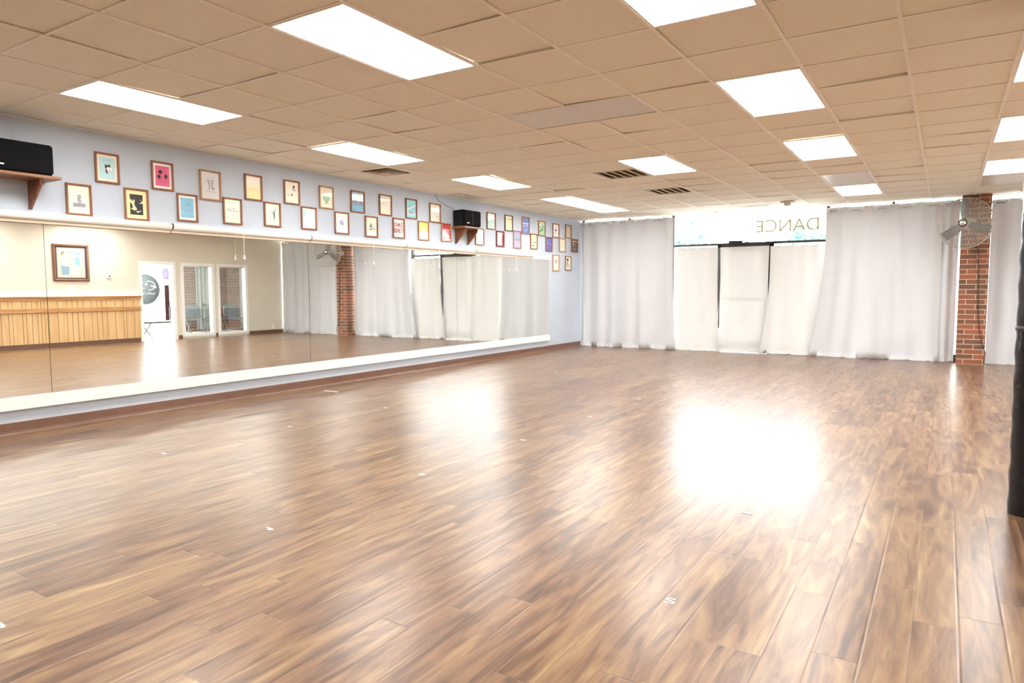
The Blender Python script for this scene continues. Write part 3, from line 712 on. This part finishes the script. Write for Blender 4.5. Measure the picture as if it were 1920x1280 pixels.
# ------------------------------------------------------------------ curtains
def curtain(x0, x1, z0, z1, yc, seed, lab, m, pitch=.19, top=.028, low=.035, grom=True, inset=0., lean=0., fl=0., rflare=0., flare=.05):
    rr = random.Random(seed)
    W_ = x1-x0; nx = max(12, int(W_/.012)); nz = 46
    t = thing('curtain', lab, 'curtain', ((x0+x1)/2, yc, 0), 0, 'light grey curtains across the shop front')
    cx = (x0+x1)/2
    ph = [rr.random()*6.28 for _ in range(8)]; fr = [2*PI/(W_/max(1, round(W_/p))) for p in (.55, .31, .22, .9)]
    vs = []
    for k in range(nz+1):
        q = k/nz; z = z1+(z0-z1)*q
        for i in range(nx+1):
            u = i/nx; x = x0+W_*u
            xe = x + inset*math.sin(PI*min(1, q*1.0))*(1-2*u)*.5 + lean*q
            xe += (fl*(1-u)**2 + rflare*u**2)*max(0, (q-.25)/.75)**1.6
            tp = top*math.sin(PI*(x-x0)/pitch+.0)
            a = min(1, q*2.5); gl = (1-a)
            y = tp*(gl+.35*a) + a*low*(.55*math.sin(fr[0]*(x-x0)+ph[0]+.5*q)+.35*math.sin(fr[1]*(x-x0)+ph[1]-.6*q)+.18*math.sin(fr[2]*(x-x0)+ph[2])*(1-.4*q))
            y += -flare*max(0, q-.75)*4*(.35+.45*(.5+.5*math.sin(fr[0]*(x-x0)*1.3+ph[4])))
            y += -.022*max(0, q-.7)/.3*math.sin(7.3*(x-x0)*(1+.6*math.sin(ph[6]+3*q))+ph[7]+6*q)
            zz = z
            if q > .97: zz = z0 + .010*max(0, math.sin(fr[1]*(x-x0)+ph[5]))**8 + .002*rr.random()
            vs.append((xe-cx, y, zz))
    fs = [(k*(nx+1)+i, k*(nx+1)+i+1, (k+1)*(nx+1)+i+1, (k+1)*(nx+1)+i) for k in range(nz) for i in range(nx)]
    f = MB(); f.add(vs, fs, None, True); f.build('cloth', m, t)
    if grom:
        zr = z1-.045
        n = int(W_/pitch)
        for k in range(n+1):
            x = x0+k*pitch
            if x > x1-.02: break
            if k == 0: x += .02
            g = MB(); sl = top*PI/pitch*(1 if k % 2 == 0 else -1)
            ang = math.atan(sl)
            pts = []
            for j in range(14):
                a = 2*PI*j/14; px = .025*math.cos(a)
                pts.append((x-cx+px*math.cos(ang), -.014+px*math.sin(ang), zr+.025*math.sin(a)))
            g.tube(pts, .008, 6, closed=True); g.build('grommet', M['knobw'], t)  # rings coloured white to stand for daylight shining through the grommet holes
    return t
def rod(x0, x1, z, y, lab, m='steel', r=.010):
    t = thing('curtain_rod', lab, 'curtain rod', (x0, y, z), 0, 'curtain rods')
    f = MB(); f.tube([(0, 0, 0), (x1-x0, 0, 0)], r, 10); f.build('pole', M[m], t)
    for x in (.04, x1-x0-.04):
        f = MB(); f.box(x-.012, x+.012, -.004, GY-.05-y, -.008, .008); f.build('holder', M[m], t)
        f = MB(); f.lathe([(0, -.02), (.014, -.015), (.02, 0), (.014, .015), (0, .02)], (x-.04 if x < .1 else x+.04, 0, 0), 10, axis='x'); f.build('finial', M['chrome'], t)
rod(XL+.03, -1.36, 2.650, YC, 'metal rod carrying the leftmost curtain beside the mirror wall')
rod(1.47, 3.48, 2.635, YC, 'metal rod carrying the widest curtain left of the brick pier')
rod(3.93, XR-.03, 2.61, YC, 'metal rod carrying the curtain right of the brick pier')
curtain(XL+.003, -3.345, .003, 2.70, YC+.02, 1, 'narrow bunched grey curtain in the corner beside the pictures', M['curt'], pitch=.045, top=.02, low=.03, grom=False)
curtain(-3.352, -1.40, .003, 2.70, YC, 2, 'grey curtain between the mirror wall and the entrance', M['curt'], rflare=.07)
curtain(-1.39, -.50, .003, 2.065, YC+.035, 3, 'thin white curtain on the left sidelight of the entrance', M['curtd'], pitch=.11, top=.008, low=.02, grom=False, inset=.0, rflare=.05)
curtain(-.475, .455, .003, 2.055, YC+.105, 4, 'thin white curtain hanging on the entrance door', M['curtd'], pitch=.12, top=.010, low=.02, grom=False, inset=.03, fl=-.10, rflare=.03)
curtain(.485, 1.45, .003, 2.045, YC+.065, 5, 'thin white curtain on the right sidelight of the entrance', M['curtd'], pitch=.11, top=.008, low=.02, grom=False, inset=.0, fl=-.16)
curtain(1.45, 3.24, .003, 2.690, YC, 6, 'widest grey curtain, right of the entrance', M['curt'], pitch=.195, lean=-.0, fl=-.24)
curtain(3.13, 3.472, .003, 2.690, YC+.03, 7, 'narrow gathered grey curtain edge touching the brick pier', M['curt'], pitch=.06, top=.03, low=.05, grom=False)
curtain(3.905, XR-.02, .003, 2.665, YC, 8, 'grey curtain right of the brick pier, running off behind the black post', M['curt'], pitch=.195, fl=0.)
for x0, x1, z, l in ((-1.37, -.53, 2.045, 'slim rod of the left sidelight curtain'), (-.45, .43, 2.038, 'slim rod of the door curtain'), (.53, 1.40, 2.028, 'slim rod of the right sidelight curtain')):
    f = MB(); yy = YC+.11 if x0 == -.45 else YC+.07 if x0 == .53 else YC+.04
    f.tube([(x0, yy, z), (x1, yy, z)], .005, 8); tag(f.build('curtain_rod', M['tubew']), l, 'curtain rod', 'curtain rods')

# ------------------------------------------------------------------ fan on the pier
t = thing('wall_fan', 'large round caged wall fan mounted in front of the brick pier', 'fan', (3.54, 8.31, 2.24), -.33)
R_ = .385
def cagepts(r, y, n=64): return [(r*math.cos(2*PI*k/n), y, r*math.sin(2*PI*k/n)) for k in range(n)]
def dome(q): return -.085*math.cos(q*PI/2)**.8   # q 0 centre..1 rim
f = MB()
for q in [.16+.04*k for k in range(21)]:
    f.tube(cagepts(R_*q, dome(q)-.02, 48), .0024, 4, closed=True)
for k in range(48):
    a = 2*PI*k/48; f.tube([(R_*q*math.cos(a), dome(q)-.02, R_*q*math.sin(a)) for q in (.14, .3, .5, .7, .85, 1)], .0024, 4)
f.tube(cagepts(R_, -.02), .006, 8, closed=True); f.build('front_guard', M['wire'], t)
f = MB()
for q in [.25, .37, .49, .61, .73, .85]:
    f.tube(cagepts(R_*q, -dome(q)+.02, 48), .0011, 4, closed=True)
for k in range(36):
    a = 2*PI*k/36; f.tube([(R_*q*math.cos(a), -dome(q)+.02, R_*q*math.sin(a)) for q in (.2, .4, .6, .8, 1)], .0012, 4)
f.tube(cagepts(R_, .02), .005, 8, closed=True); f.build('rear_guard', M['wire'], t)
for a0 in (95, 215, -22):
    a = math.radians(a0); f = MB(); vs = []
    for i in range(9):
        r = .055+.30*i/8; wd = .045+.022*min(1, i/3)
        for j in range(5):
            s_ = (j/4-.5)*2; q = Vector((math.cos(a), 0, math.sin(a)))*r+Vector((-math.sin(a), 0, math.cos(a)))*s_*wd
            vs.append((q.x, s_*.026+.012*(1-s_*s_), q.z))
    fs = [(i*5+j, i*5+j+1, (i+1)*5+j+1, (i+1)*5+j) for i in range(8) for j in range(4)]
    f.add(vs, fs, None, True); o = f.build('blade', M['blade'], t)
f = MB(); f.lathe([(0, -.125), (.03, -.124), (.045, -.115), (.05, -.10), (.05, -.085)], (0, 0, 0), 24, axis='y'); f.build('hub_cap', M['chrome'], t)
f = MB(); f.lathe([(.052, -.112), (.060, -.11), (.060, -.09), (.052, -.09)], (0, 0, 0), 24, axis='y'); f.build('hub_ring', M['dark'], t)
f = MB(); f.lathe([(0, -.07), (.04, -.06), (.05, -.04), (.05, .05), (.085, .07), (.09, .2), (.07, .22), (0, .225)], (0, 0, 0), 24, axis='y'); f.build('motor', M['steel'], t)
c_, s_ = math.cos(.33), math.sin(.33)
def toloc(x, y, z):
    dx, dy = x-3.54, y-8.31; return (dx*c_-dy*s_, dx*s_+dy*c_, z-2.24)
f = MB(); f.tube([toloc(3.60, 8.50, 2.24), toloc(3.63, 8.62, 2.24), toloc(3.66, 8.92, 2.24)], .022, 10); o = f.build('bracket_arm', M['steel'], t)
f = MB(); f.lathe([(0, 0), (.07, 0), (.07, .012), (0, .012)], toloc(3.655, 8.905, 2.24), 16, axis='y'); f.build('wall_plate', M['steel'], t)
f = MB(); P0 = [(3.66, 8.905, 2.16), (3.74, 8.915, 1.85), (3.76, 8.92, 1.4), (3.775, 8.92, .9), (3.80, 8.92, .6), (3.86, 8.92, .33), (3.90, 8.90, .20), (3.885, 8.90, .06)]
f.tube(P0, .006, 6); tag(f.build('power_cord', M['dark']), 'dark power cord running down the brick pier below the fan', 'cord')

# ------------------------------------------------------------------ black wrapped post
t = thing('padded_post', 'black vinyl wrapped post standing at the right edge of the floor', 'post', (3.743, .132, 0))
f = MB(); rr = random.Random(5); pr = []
for k in range(60):
    z = .004+k*(H-.01)/59; pr.append((.09+.0022*math.sin(k*1.7)+.002*rr.random(), z))
f.lathe(pr, (0, 0, 0), 40); f.build('padding', M['vinyl'], t)
for z in (1.02, 1.90):
    f = MB(); f.lathe([(.093, z-.012), (.0955, z-.01), (.0955, z+.01), (.093, z+.012)], (0, 0, 0), 40); f.build('tape_band', M['dark'], t)

# ------------------------------------------------------------------ marks on the floor
MK = [(-1.687,-1.547,'1'), (-1.687,-.351,'3'), (-1.635,.857,'1'), (-1.632,2.054,'1'), (-1.607,3.301,'1'), (-1.623,4.596,'1'), (-1.597,5.9,'1'),
      (.393,-3.42,'7'), (.382,-2.212,'7'), (.39,-.984,'4'), (.416,.28,'1'), (.427,1.513,'1'), (.426,2.787,'1'), (.444,4.003,'1'),
      (2.437,-1.92,'S'), (2.433,-.657,'1'), (2.427,1.823,'1'), (2.423,3.063,'1'), (2.411,4.305,'1')]
lane = {-2: 'lane nearest the mirrors', 0: 'middle lane', 2: 'lane nearest the black post'}
cnt = {}
ordn = ['nearest the camera', 'second from the camera', 'third from the camera', 'fourth from the camera', 'fifth from the camera', 'sixth from the camera', 'farthest from the camera']
for x, y, ch in MK:
    k = -2 if x < -1 else 0 if x < 1 else 2; cnt[k] = cnt.get(k, 0)+1
    if ch == '1':
        f = MB(); f.box(-.027, .027, -.009, .009, 0, .0012); o = f.build('floor_marker', M['tape']); o.rotation_euler = (0, 0, -.12)
    elif ch in 'S':
        me = text_mesh('S', .075, .0006, 'floor_marker'); me.materials.append(M['tape']); o = bpy.data.objects.new('floor_marker', me); COL.objects.link(o); o.rotation_euler = (0, 0, .12); o.scale = (1.45, .9, 1)
    elif ch == '7':
        f = MB(); f.prism([(-.026, .022), (.026, -.006), (.026, -.020), (-.008, -.020), (-.004, -.010), (.010, -.008), (-.022, .012)][::-1], 'z', 0, .0012); o = f.build('floor_marker', M['tape']); o.rotation_euler = (0, 0, .45)
    else:
        f = MB(); f.prism([(-.028, .004), (-.006, .018), (.0, .008), (.03, .008), (.012, -.006), (.02, -.02), (-.004, -.010), (-.022, -.014)][::-1], 'z', 0, .0012); o = f.build('floor_marker', M['tape'])
    o.location = (x, y, .0008)
    n = cnt[k]-1
    tag(o, ('white S shaped sticker on the floor, ' if ch == 'S' else 'small white tape mark on the floor, ') + lane[k] + ', ' + ordn[n], 'floor marker', 'white floor markers')
f = MB(); f.box(-.12, .12, -.012, .012, 0, .0012); o = f.build('floor_marker', M['tape']); o.location = (-3.03, 1.39, .0008); tag(o, 'long strip of white tape on the floor close to the baseboard', 'floor marker', 'white floor markers')

# ------------------------------------------------------------------ right wall fittings (seen in the mirror)
b = MB()
for y0, y1 in ((YB, 4.85), (5.835, 5.945), (6.905, 6.975), (7.955, YF-.15)): b.box(XR-.006, XR, y0, y1, 0, .10)
struct(b.build('baseboard_right', M['base']))
def casing(name, y0, y1, z0, z1, w, bottom=True):
    f = MB(); X = XR-.018; e = .004; X2 = XR+.125
    f.box(X, X2, y0-w, y0+e, (z0-w if bottom else 0), z1+w); f.box(X, X2, y1-e, y1+w, (z0-w if bottom else 0), z1+w); f.box(X, X2, y0+e, y1-e, z1-e, z1+w)
    if bottom: f.box(X, X2, y0+e, y1-e, z0-w, z0+e)
    return struct(f.build(name, M['white']))
casing('door_2', DO[0], DO[1], 0, DO[2], .075, False)
o = casing('window_5', W1[0], W1[1], W1[2], W1[3], .072); f = MB(); f.box(XR+.05, XR+.056, W1[0], W1[1], W1[2], W1[3]); f.build('pane', M['glass'], o)
o = casing('window_6', W2[0], W2[1], W2[2], W2[3], .072); f = MB(); f.box(XR+.05, XR+.056, W2[0], W2[1], W2[2], W2[3]); f.build('pane', M['glass'], o)
for Wn, l in ((W1, 'grey venetian blind on the inner window next to the doorway'), (W2, 'grey venetian blind on the inner window nearest the curtains')):
    t = thing('window_blind', l, 'blind', (XR+.09, (Wn[0]+Wn[1])/2, Wn[3]), 0, 'venetian blinds'); a = (Wn[1]-Wn[0])/2-.01
    f = MB(); f.box(-.015, .012, -a, a, -.03, 0); f.build('headrail', M['blind'], t)
    f = MB()
    for k in range(34):
        z = -.06-k*.032; f.add([(-.012, -a, z), (.012, -a, z+.005), (.012, a, z+.005), (-.012, a, z)], [(0, 1, 2, 3)])
    f.build('slats', M['blind'], t)
# wainscot
b = MB(); rr = random.Random(11); y = YB
t = thing('wainscot', 'pine board wainscot along the lower beige wall seen in the mirror', 'wall panelling', (XR, 0, 0))
f = MB(); f.box(-.012, 0, YB+.01, 4.85, .10, 1.04); f.build('backing', M['groove'], t)
f = MB(); y = YB+.02
while y < 4.84:
    w = rr.choice([.07, .11, .14, .19, .12]); y1 = min(y+w-.010, 4.848); f.box(-.020, -.012, y, y1, .10, 1.03); y += w
f.build('boards', M['pine'], t)
f = MB(); f.box(-.035, 0, YB+.01, 4.87, 1.03, 1.10); f.box(-.06, 0, YB+.01, 4.89, 1.10, 1.122); f.build('top_rail', M['pineb'], t)
f = MB(); f.box(-.05, -.020, YB+.01, 4.86, .775, .865); f.build('lower_rail', M['pineb'], t)
b = MB(); b.box(XR-.012, XR, YB, 4.85, 1.125, 1.25); struct(b.build('trim_3', M['cream']))
# painting
t = thing('gilt_painting', 'gilt framed pastel painting of two soft figures on the beige wall in the mirror', 'painting', (XR, 3.335, 1.878))
a, c = .378, .413
f = MB(); cs = [(-a, -c), (a, -c), (a, c), (-a, c)]; sg = [(1, 1), (-1, 1), (-1, -1), (1, -1)]
prof = [(0, 0), (0, -.03), (.02, -.045), (.045, -.04), (.06, -.02), (.06, 0)]; vs = []
for (u, v), (su, sv) in zip(cs, sg):
    for d, z in prof: vs.append((z-.001, u+su*d, v+sv*d))
n = len(prof); f.add(vs, [(k*n+i, ((k+1) % 4)*n+i, ((k+1) % 4)*n+i+1, k*n+i+1) for k in range(4) for i in range(n-1)]); f.build('frame', M['gold'], t)
f = MB()
for k in range(30):
    for sy in (-1, 1): f.lathe([(0, -.055), (.008, -.05), (.009, -.042), (0, -.038)], (0, sy*(a-.03), -c+.03+k*(2*c-.06)/29), 6, axis='x')
for k in range(26):
    for sz in (-1, 1): f.lathe([(0, -.055), (.008, -.05), (.009, -.042), (0, -.038)], (0, -a+.03+k*(2*a-.06)/25, sz*(c-.03)), 6, axis='x')
f.build('beading', M['fwood2'], t)
f = MB(); ring_ = .016
for (p, q, u, v) in ((-a+.058, a-.058, -c+.058, -c+.058+ring_), (-a+.058, a-.058, c-.058-ring_, c-.058), (-a+.058, -a+.058+ring_, -c+.058, c-.058), (a-.058-ring_, a-.058, -c+.058, c-.058)): f.box(-.027, -.002, p, q, u, v)
f.build('liner', M['dark'], t)
f = MB(); f.box(-.012, -.002, -a+.06, a-.06, -c+.06, c-.06); f.build('mount', cmat('mauve', (.50, .38, .46)), t)
def painting_mat():
    m, nt, b = newmat('pastel_painting'); N = nt.nodes.new; L = nt.links.new
    tc = N('ShaderNodeTexCoord'); n = N('ShaderNodeTexNoise'); n.inputs['Scale'].default_value = 6; n.inputs['Detail'].default_value = 4; n.inputs['Distortion'].default_value = 1.2
    L(tc.outputs['Object'], n.inputs['Vector']); r = N('ShaderNodeValToRGB'); cr = r.color_ramp
    cr.elements[0].position = .3; cr.elements[0].color = (.30, .46, .45, 1); cr.elements[1].position = .7; cr.elements[1].color = (.82, .76, .58, 1)
    e = cr.elements.new(.45); e.color = (.62, .70, .58, 1); e = cr.elements.new(.56); e.color = (.78, .62, .56, 1)
    L(n.outputs['Fac'], r.inputs['Fac']); L(r.outputs['Color'], b.inputs['Base Color']); return m
f = MB(); pu, pv = a-.11, c-.10; f.box(-.016, -.012, -pu-.012, pu+.012, -pv-.012, pv+.012, P_('cream')); f.box(-.0165, -.016, -pu, pu, -pv, pv, painting_mat())
z = -.0167
def fig(pts, col):
    global z
    z -= .0002; f.add([(z, (u-.5)*2*pu, (v-.5)*2*pv) for u, v in pts], [tuple(range(len(pts)))], col if not isinstance(col, str) else P_(col))
# left in the mirror is low y
fig(ell(.20, .82, .08, .07, '')[1], 'brown'); fig(ell(.24, .79, .06, .06, '')[1], 'blush'); fig([(.12, .72), (.30, .74), (.42, .50), (.40, .36), (.16, .40), (.10, .55)], 'blush'); fig([(.10, .38), (.42, .36), (.46, .06), (.14, .06)], 'steel')
fig(ell(.74, .84, .12, .06, '')[1], 'steel'); fig(ell(.70, .78, .06, .06, '')[1], 'blush'); fig([(.64, .72), (.84, .72), (.86, .42), (.66, .40)], 'teal'); fig([(.46, .40), (.84, .42), (.88, .06), (.40, .06)], 'cream')
f.build('canvas', None, t)
f = MB(); f.box(-.028, -.026, -a+.06, a-.06, -c+.06, c-.06); f.build('glass_pane', M['pglass'], t)
t = thing('thermostat', 'small white thermostat on the beige wall beside the doorway in the mirror', 'thermostat', (XR, 4.14, 1.585))
f = MB(); f.bbox(-.03, 0, -.06, .06, -.045, .045, .006); f.build('body', M['white'], t)
f = MB(); f.box(-.032, -.03, -.0, .035, -.015, .02); f.build('display', M['dark'], t)
def outlet(y, z, w, lab):
    t = thing('wall_outlet', lab, 'outlet', (XR, y, z), 0, 'cream wall outlets')
    f = MB(); f.bbox(-.007, 0, -w, w, -.058, .058, .003); f.build('plate', M['cream'], t)
    for s_ in (-.02, .02):
        f = MB(); f.box(-.009, -.007, -.014, .014, s_-.012, s_+.012); f.build('socket', M['white'], t)
outlet(3.333, 1.31, .06, 'cream double switch plate under the gilt painting')
outlet(8.774, .20, .036, 'cream outlet low on the beige wall near the curtains')

# ------------------------------------------------------------------ lobby beyond the doorway
b = MB(); b.box(XR+.11, XO+.12, 1.9, 2.0, 0, H); struct(b.build('wall_lobby_back', M['white']))
b = MB(); b.box(XO, XO+.1, 2.0, 7.60, 0, .30); struct(b.build('wall_lobby_side', M['white']))
b = MB(); b.box(XO-.05, XO+.15, 7.60, 8.15, 0, H); b.box(XO, XO+.1, 8.15, YF+.1, 0, H); b.box(8.55, XO, YF-.02, YF+.1, 0, H); struct(b.build('wall_lobby_pier', M['brickxy']))
b = MB(); b.box(XR+.11, 8.55, YF, YF+.1, 0, H); struct(b.build('wall_lobby_front', mat('lobby_grey_paint', (.22, .21, .19), .8, noise=.05)))
f = MB()
for y in (2.02, 4.6, 7.56): f.box(XO, XO+.08, y-.03, y+.03, .36, H)
f.box(XO, XO+.08, 2.0, 7.6, H-.05, H)
o = struct(f.build('window_7', M['lframe'])); f = MB(); f.box(XO-.03, XO+.1, 2.0, 7.6, .30, .345); f.build('sill', M['chairg'], o); f = MB(); f.box(XO+.03, XO+.036, 2.05, 7.55, .36, H-.05); f.build('pane', M['glass'], o)
b = MB(); b.box(XR+.05, XO+.1, 1.9, YF+.1, H, H+.02); struct(b.build('ceiling_lobby', M['white']))
# round decal with two birds and a script line
t = thing('window_decal', 'round grey decal with white birds and script on the lobby window', 'decal', (XO+.020, 6.64, 1.29))
f = MB(); f.lathe([(0, -.002), (.44, -.002), (.44, .002), (0, .002)], (0, 0, 0), 64, axis='x'); f.build('disc', M['decal'], t)
f = MB()
def sw(pts, w):
    for k, ((a0, b0), (a1, b1)) in enumerate(zip(pts[:-1], pts[1:])):
        L_ = math.hypot(a1-a0, b1-b0) or 1; ww = w*math.sin(PI*(k+1)/(len(pts)))+.004; nx, ny = -(b1-b0)/L_*ww/2, (a1-a0)/L_*ww/2
        f.add([(-.004, a0+nx, b0+ny), (-.004, a0-nx, b0-ny), (-.004, a1-nx, b1-ny), (-.004, a1+nx, b1+ny)], [(0, 1, 2, 3)])
sw([(.02, .20), (.08, .235), (.2, .22), (.29, .15), (.30, .05), (.2, -.01), (.10, -.02)], .02)
f.add([(-.005, .16, .12), (-.005, .30, .09), (-.005, .35, .03), (-.005, .24, .06), (-.005, .17, .09)], [(0, 1, 2, 3, 4)])
f.add([(-.005, -.02, .12), (-.005, .02, .17), (-.005, .07, .16), (-.005, .06, .10), (-.005, .03, .13)], [(0, 1, 2, 3, 4)])
f.add([(-.005, -.20, .14), (-.005, -.12, .04), (-.005, .0, .03), (-.005, -.1, .0), (-.005, -.06, -.05), (-.005, -.16, -.01), (-.005, -.24, .0)], [(0, 1, 2, 3, 4, 5, 6)])
sw([(-.25, .20), (-.15, .22), (-.05, .2)], .012)
rr = random.Random(4); x = -.30
pts = []
while x < .30: pts.append((x, -.13+rr.uniform(-.018, .028))); x += .018
for a0, a1 in zip(pts[:-1], pts[1:]):
    if -.02 < a0[0] < .04: continue
    sw([a0, ((a0[0]+a1[0])/2, (a0[1]+a1[1])/2), a1], .014)
f.build('birds_and_script', M['decalw'], t)
f = MB(); f.box(XO-.03, XO-.005, 7.20, 7.34, .37, 1.42); o = f.build('display_board', M['darkred']); tag(o, 'tall narrow dark board standing in the lobby window beside the brick', 'board')
f = MB(); f.box(XO-.012, XO-.008, 7.16, 7.36, 1.58, 1.90); o = f.build('window_notice', M['poster']); tag(o, 'small mauve notice stuck high on the lobby window', 'notice')
def chair(loc, rz, lab, m='chairg', mm='chairm', first=[None]):
    if first[0] is not None and m == 'chairg': return dup(first[0], loc, rz, lab)
    t = thing('lobby_chair', lab, 'chair', loc, rz, 'chairs in the lobby')
    # faces +x, back at -x
    f = MB(); f.bbox(-.20, .22, -.21, .21, .42, .455, .012); f.build('seat', M[m], t)
    f = MB(); vs = []
    for k in range(9):
        v = k/8; z = .50+.36*v; w = (.20*(1-.25*max(0, v-.5)**1.2)); x = -.20-.10*v
        for j in range(9):
            u = j/8*2-1; vs.append((x-.03*(1-u*u), u*w, z-(.03*u*u if v > .9 else 0)))
    fs = [(k*9+j, k*9+j+1, (k+1)*9+j+1, (k+1)*9+j) for k in range(8) for j in range(8)]; n = len(vs)
    f.add(vs + [(x+.016, y, z) for x, y, z in vs], fs + [tuple(n+i for i in q[::-1]) for q in fs], None, True); f.build('backrest', M[m], t)
    for s_ in (-1, 1):
        f = MB(); f.tube([(-.25, s_*.2, .80), (-.20, s_*.21, .44), (.20, s_*.22, .01)], .010, 8); f.build('leg', M[mm], t)
        f = MB(); f.tube([(.20, s_*.19, .43), (-.22, s_*.2, .01)], .010, 8); f.build('leg', M[mm], t)
    f = MB(); f.tube([(.06, -.215, .16), (.06, .215, .16)], .007, 6); f.build('stretcher', M[mm], t)
    if m == 'chairg': first[0] = t
    return t
chair((6.98, 6.28, .002), .9, 'grey chair behind the inner window nearest the doorway, left one in the mirror')
chair((7.35, 6.95, .002), .9, 'grey chair behind the inner window by the doorway, right one in the mirror')
chair((6.98, 7.30, .002), .9, 'grey chair behind the inner window nearest the curtains, left one in the mirror')
chair((8.5, 8.3, .002), 2.5, 'grey chair turned toward the brick corner of the lobby')
chair((7.02, 7.92, .002), .9, 'grey chair behind the inner window nearest the curtains, at its right jamb')
chair((7.0, 5.16, .002), 1.2, 'black folding chair just inside the doorway in the mirror', 'chairk', 'chairk')
t = thing('lobby_drape', 'wide grey drape on the lobby side wall, seen through the first inner window', 'curtain', (XO-.08, 8.52, 0), PI/2, 'lobby drapes'); f = MB(); vs = []
for k in range(2):
    for i in range(41): vs.append((-.36+.72*i/40, .02*math.sin(i*.9), .05+2.6*k))
f.add(vs, [(i, i+1, 42+i, 41+i) for i in range(40)], None, True); f.build('cloth', M['drape'], t)
t = thing('lobby_drape', 'grey drape hanging left of the lobby brick corner', 'curtain', (8.25, YF-.06, 0), 0, 'lobby drapes'); f = MB(); vs = []
for k in range(2):
    for i in range(41): vs.append((-.25+.5*i/40, .02*math.sin(i*.9), .05+2.5*k))
f.add(vs, [(i, i+1, 42+i, 41+i) for i in range(40)], None, True); f.build('cloth', M['drape'], t)
for F, l in (((11, 12, 8, 10), 'lit ceiling panel in the lobby beyond the inner windows'), ((13, 14, 9, 11), 'lit ceiling panel at the far corner of the lobby')):
    cx, cy = (F[0]+F[1])/2*T, (F[2]+F[3])/2*T
    t = thing('ceiling_light', l, 'ceiling light', (cx, cy, H-.02), 0, 'recessed ceiling panels')
    f = MB(); f.box(-.28, .28, -.58, .58, 0, .018); f.build('housing', M['lframe'], t)
    f = MB(); f.box(-.27, .27, -.57, .57, -.004, 0); f.build('diffuser', M['lamp'], t)

# ------------------------------------------------------------------ light, camera
def portal(name, loc, rot, sx, sy):
    L_ = bpy.data.lights.new(name, 'AREA'); L_.shape = 'RECTANGLE'; L_.size = sx; L_.size_y = sy; L_.cycles.is_portal = True
    o = bpy.data.objects.new(name, L_); COL.objects.link(o); o.location = loc; o.rotation_euler = rot
portal('transom_daylight', (.01, GY+.06, 2.42), (-PI/2, 0, 0), 2.86, .62)
portal('lobby_daylight', (XO+.12, 4.8, 1.53), (0, PI/2, 0), 2.3, 5.5)
w = bpy.data.worlds.new('world'); S.world = w; w.use_nodes = True
nt = w.node_tree; bg = nt.nodes['Background']; bg.inputs['Color'].default_value = (.94, .97, 1.0, 1); bg.inputs['Strength'].default_value = SKY

R = [(0.84582004, 0.53345719, -0.00344665), (-0.03717241, 0.06538118, 0.99716775), (-0.53217165, 0.84329635, -0.0751306)]
Cp = (3.31808, -4.48733, 1.23749)
cam = bpy.data.cameras.new('camera'); co = bpy.data.objects.new('camera', cam); COL.objects.link(co); S.camera = co
cam.sensor_fit = 'HORIZONTAL'; cam.sensor_width = 36; cam.lens = 1285.0556/1920*36; cam.clip_start = .05; cam.clip_end = 300
co.matrix_world = Matrix(((R[0][0], R[1][0], -R[2][0], Cp[0]), (R[0][1], R[1][1], -R[2][1], Cp[1]), (R[0][2], R[1][2], -R[2][2], Cp[2]), (0, 0, 0, 1)))

S.view_settings.view_transform = 'Standard'; S.view_settings.look = 'None'; S.view_settings.gamma = 1
S.view_settings.use_curve_mapping = False; S.view_settings.exposure = 0.47
cy = S.cycles
cy.use_denoising = True; cy.denoising_input_passes = 'RGB_ALBEDO_NORMAL'
try: cy.denoiser = 'OPENIMAGEDENOISE'
except Exception: pass
cy.max_bounces = 10; cy.diffuse_bounces = 6; cy.glossy_bounces = 5; cy.transparent_max_bounces = 24; cy.transmission_bounces = 4
cy.sample_clamp_indirect = 8; cy.blur_glossy = .4; cy.caustics_reflective = True; cy.caustics_refractive = False
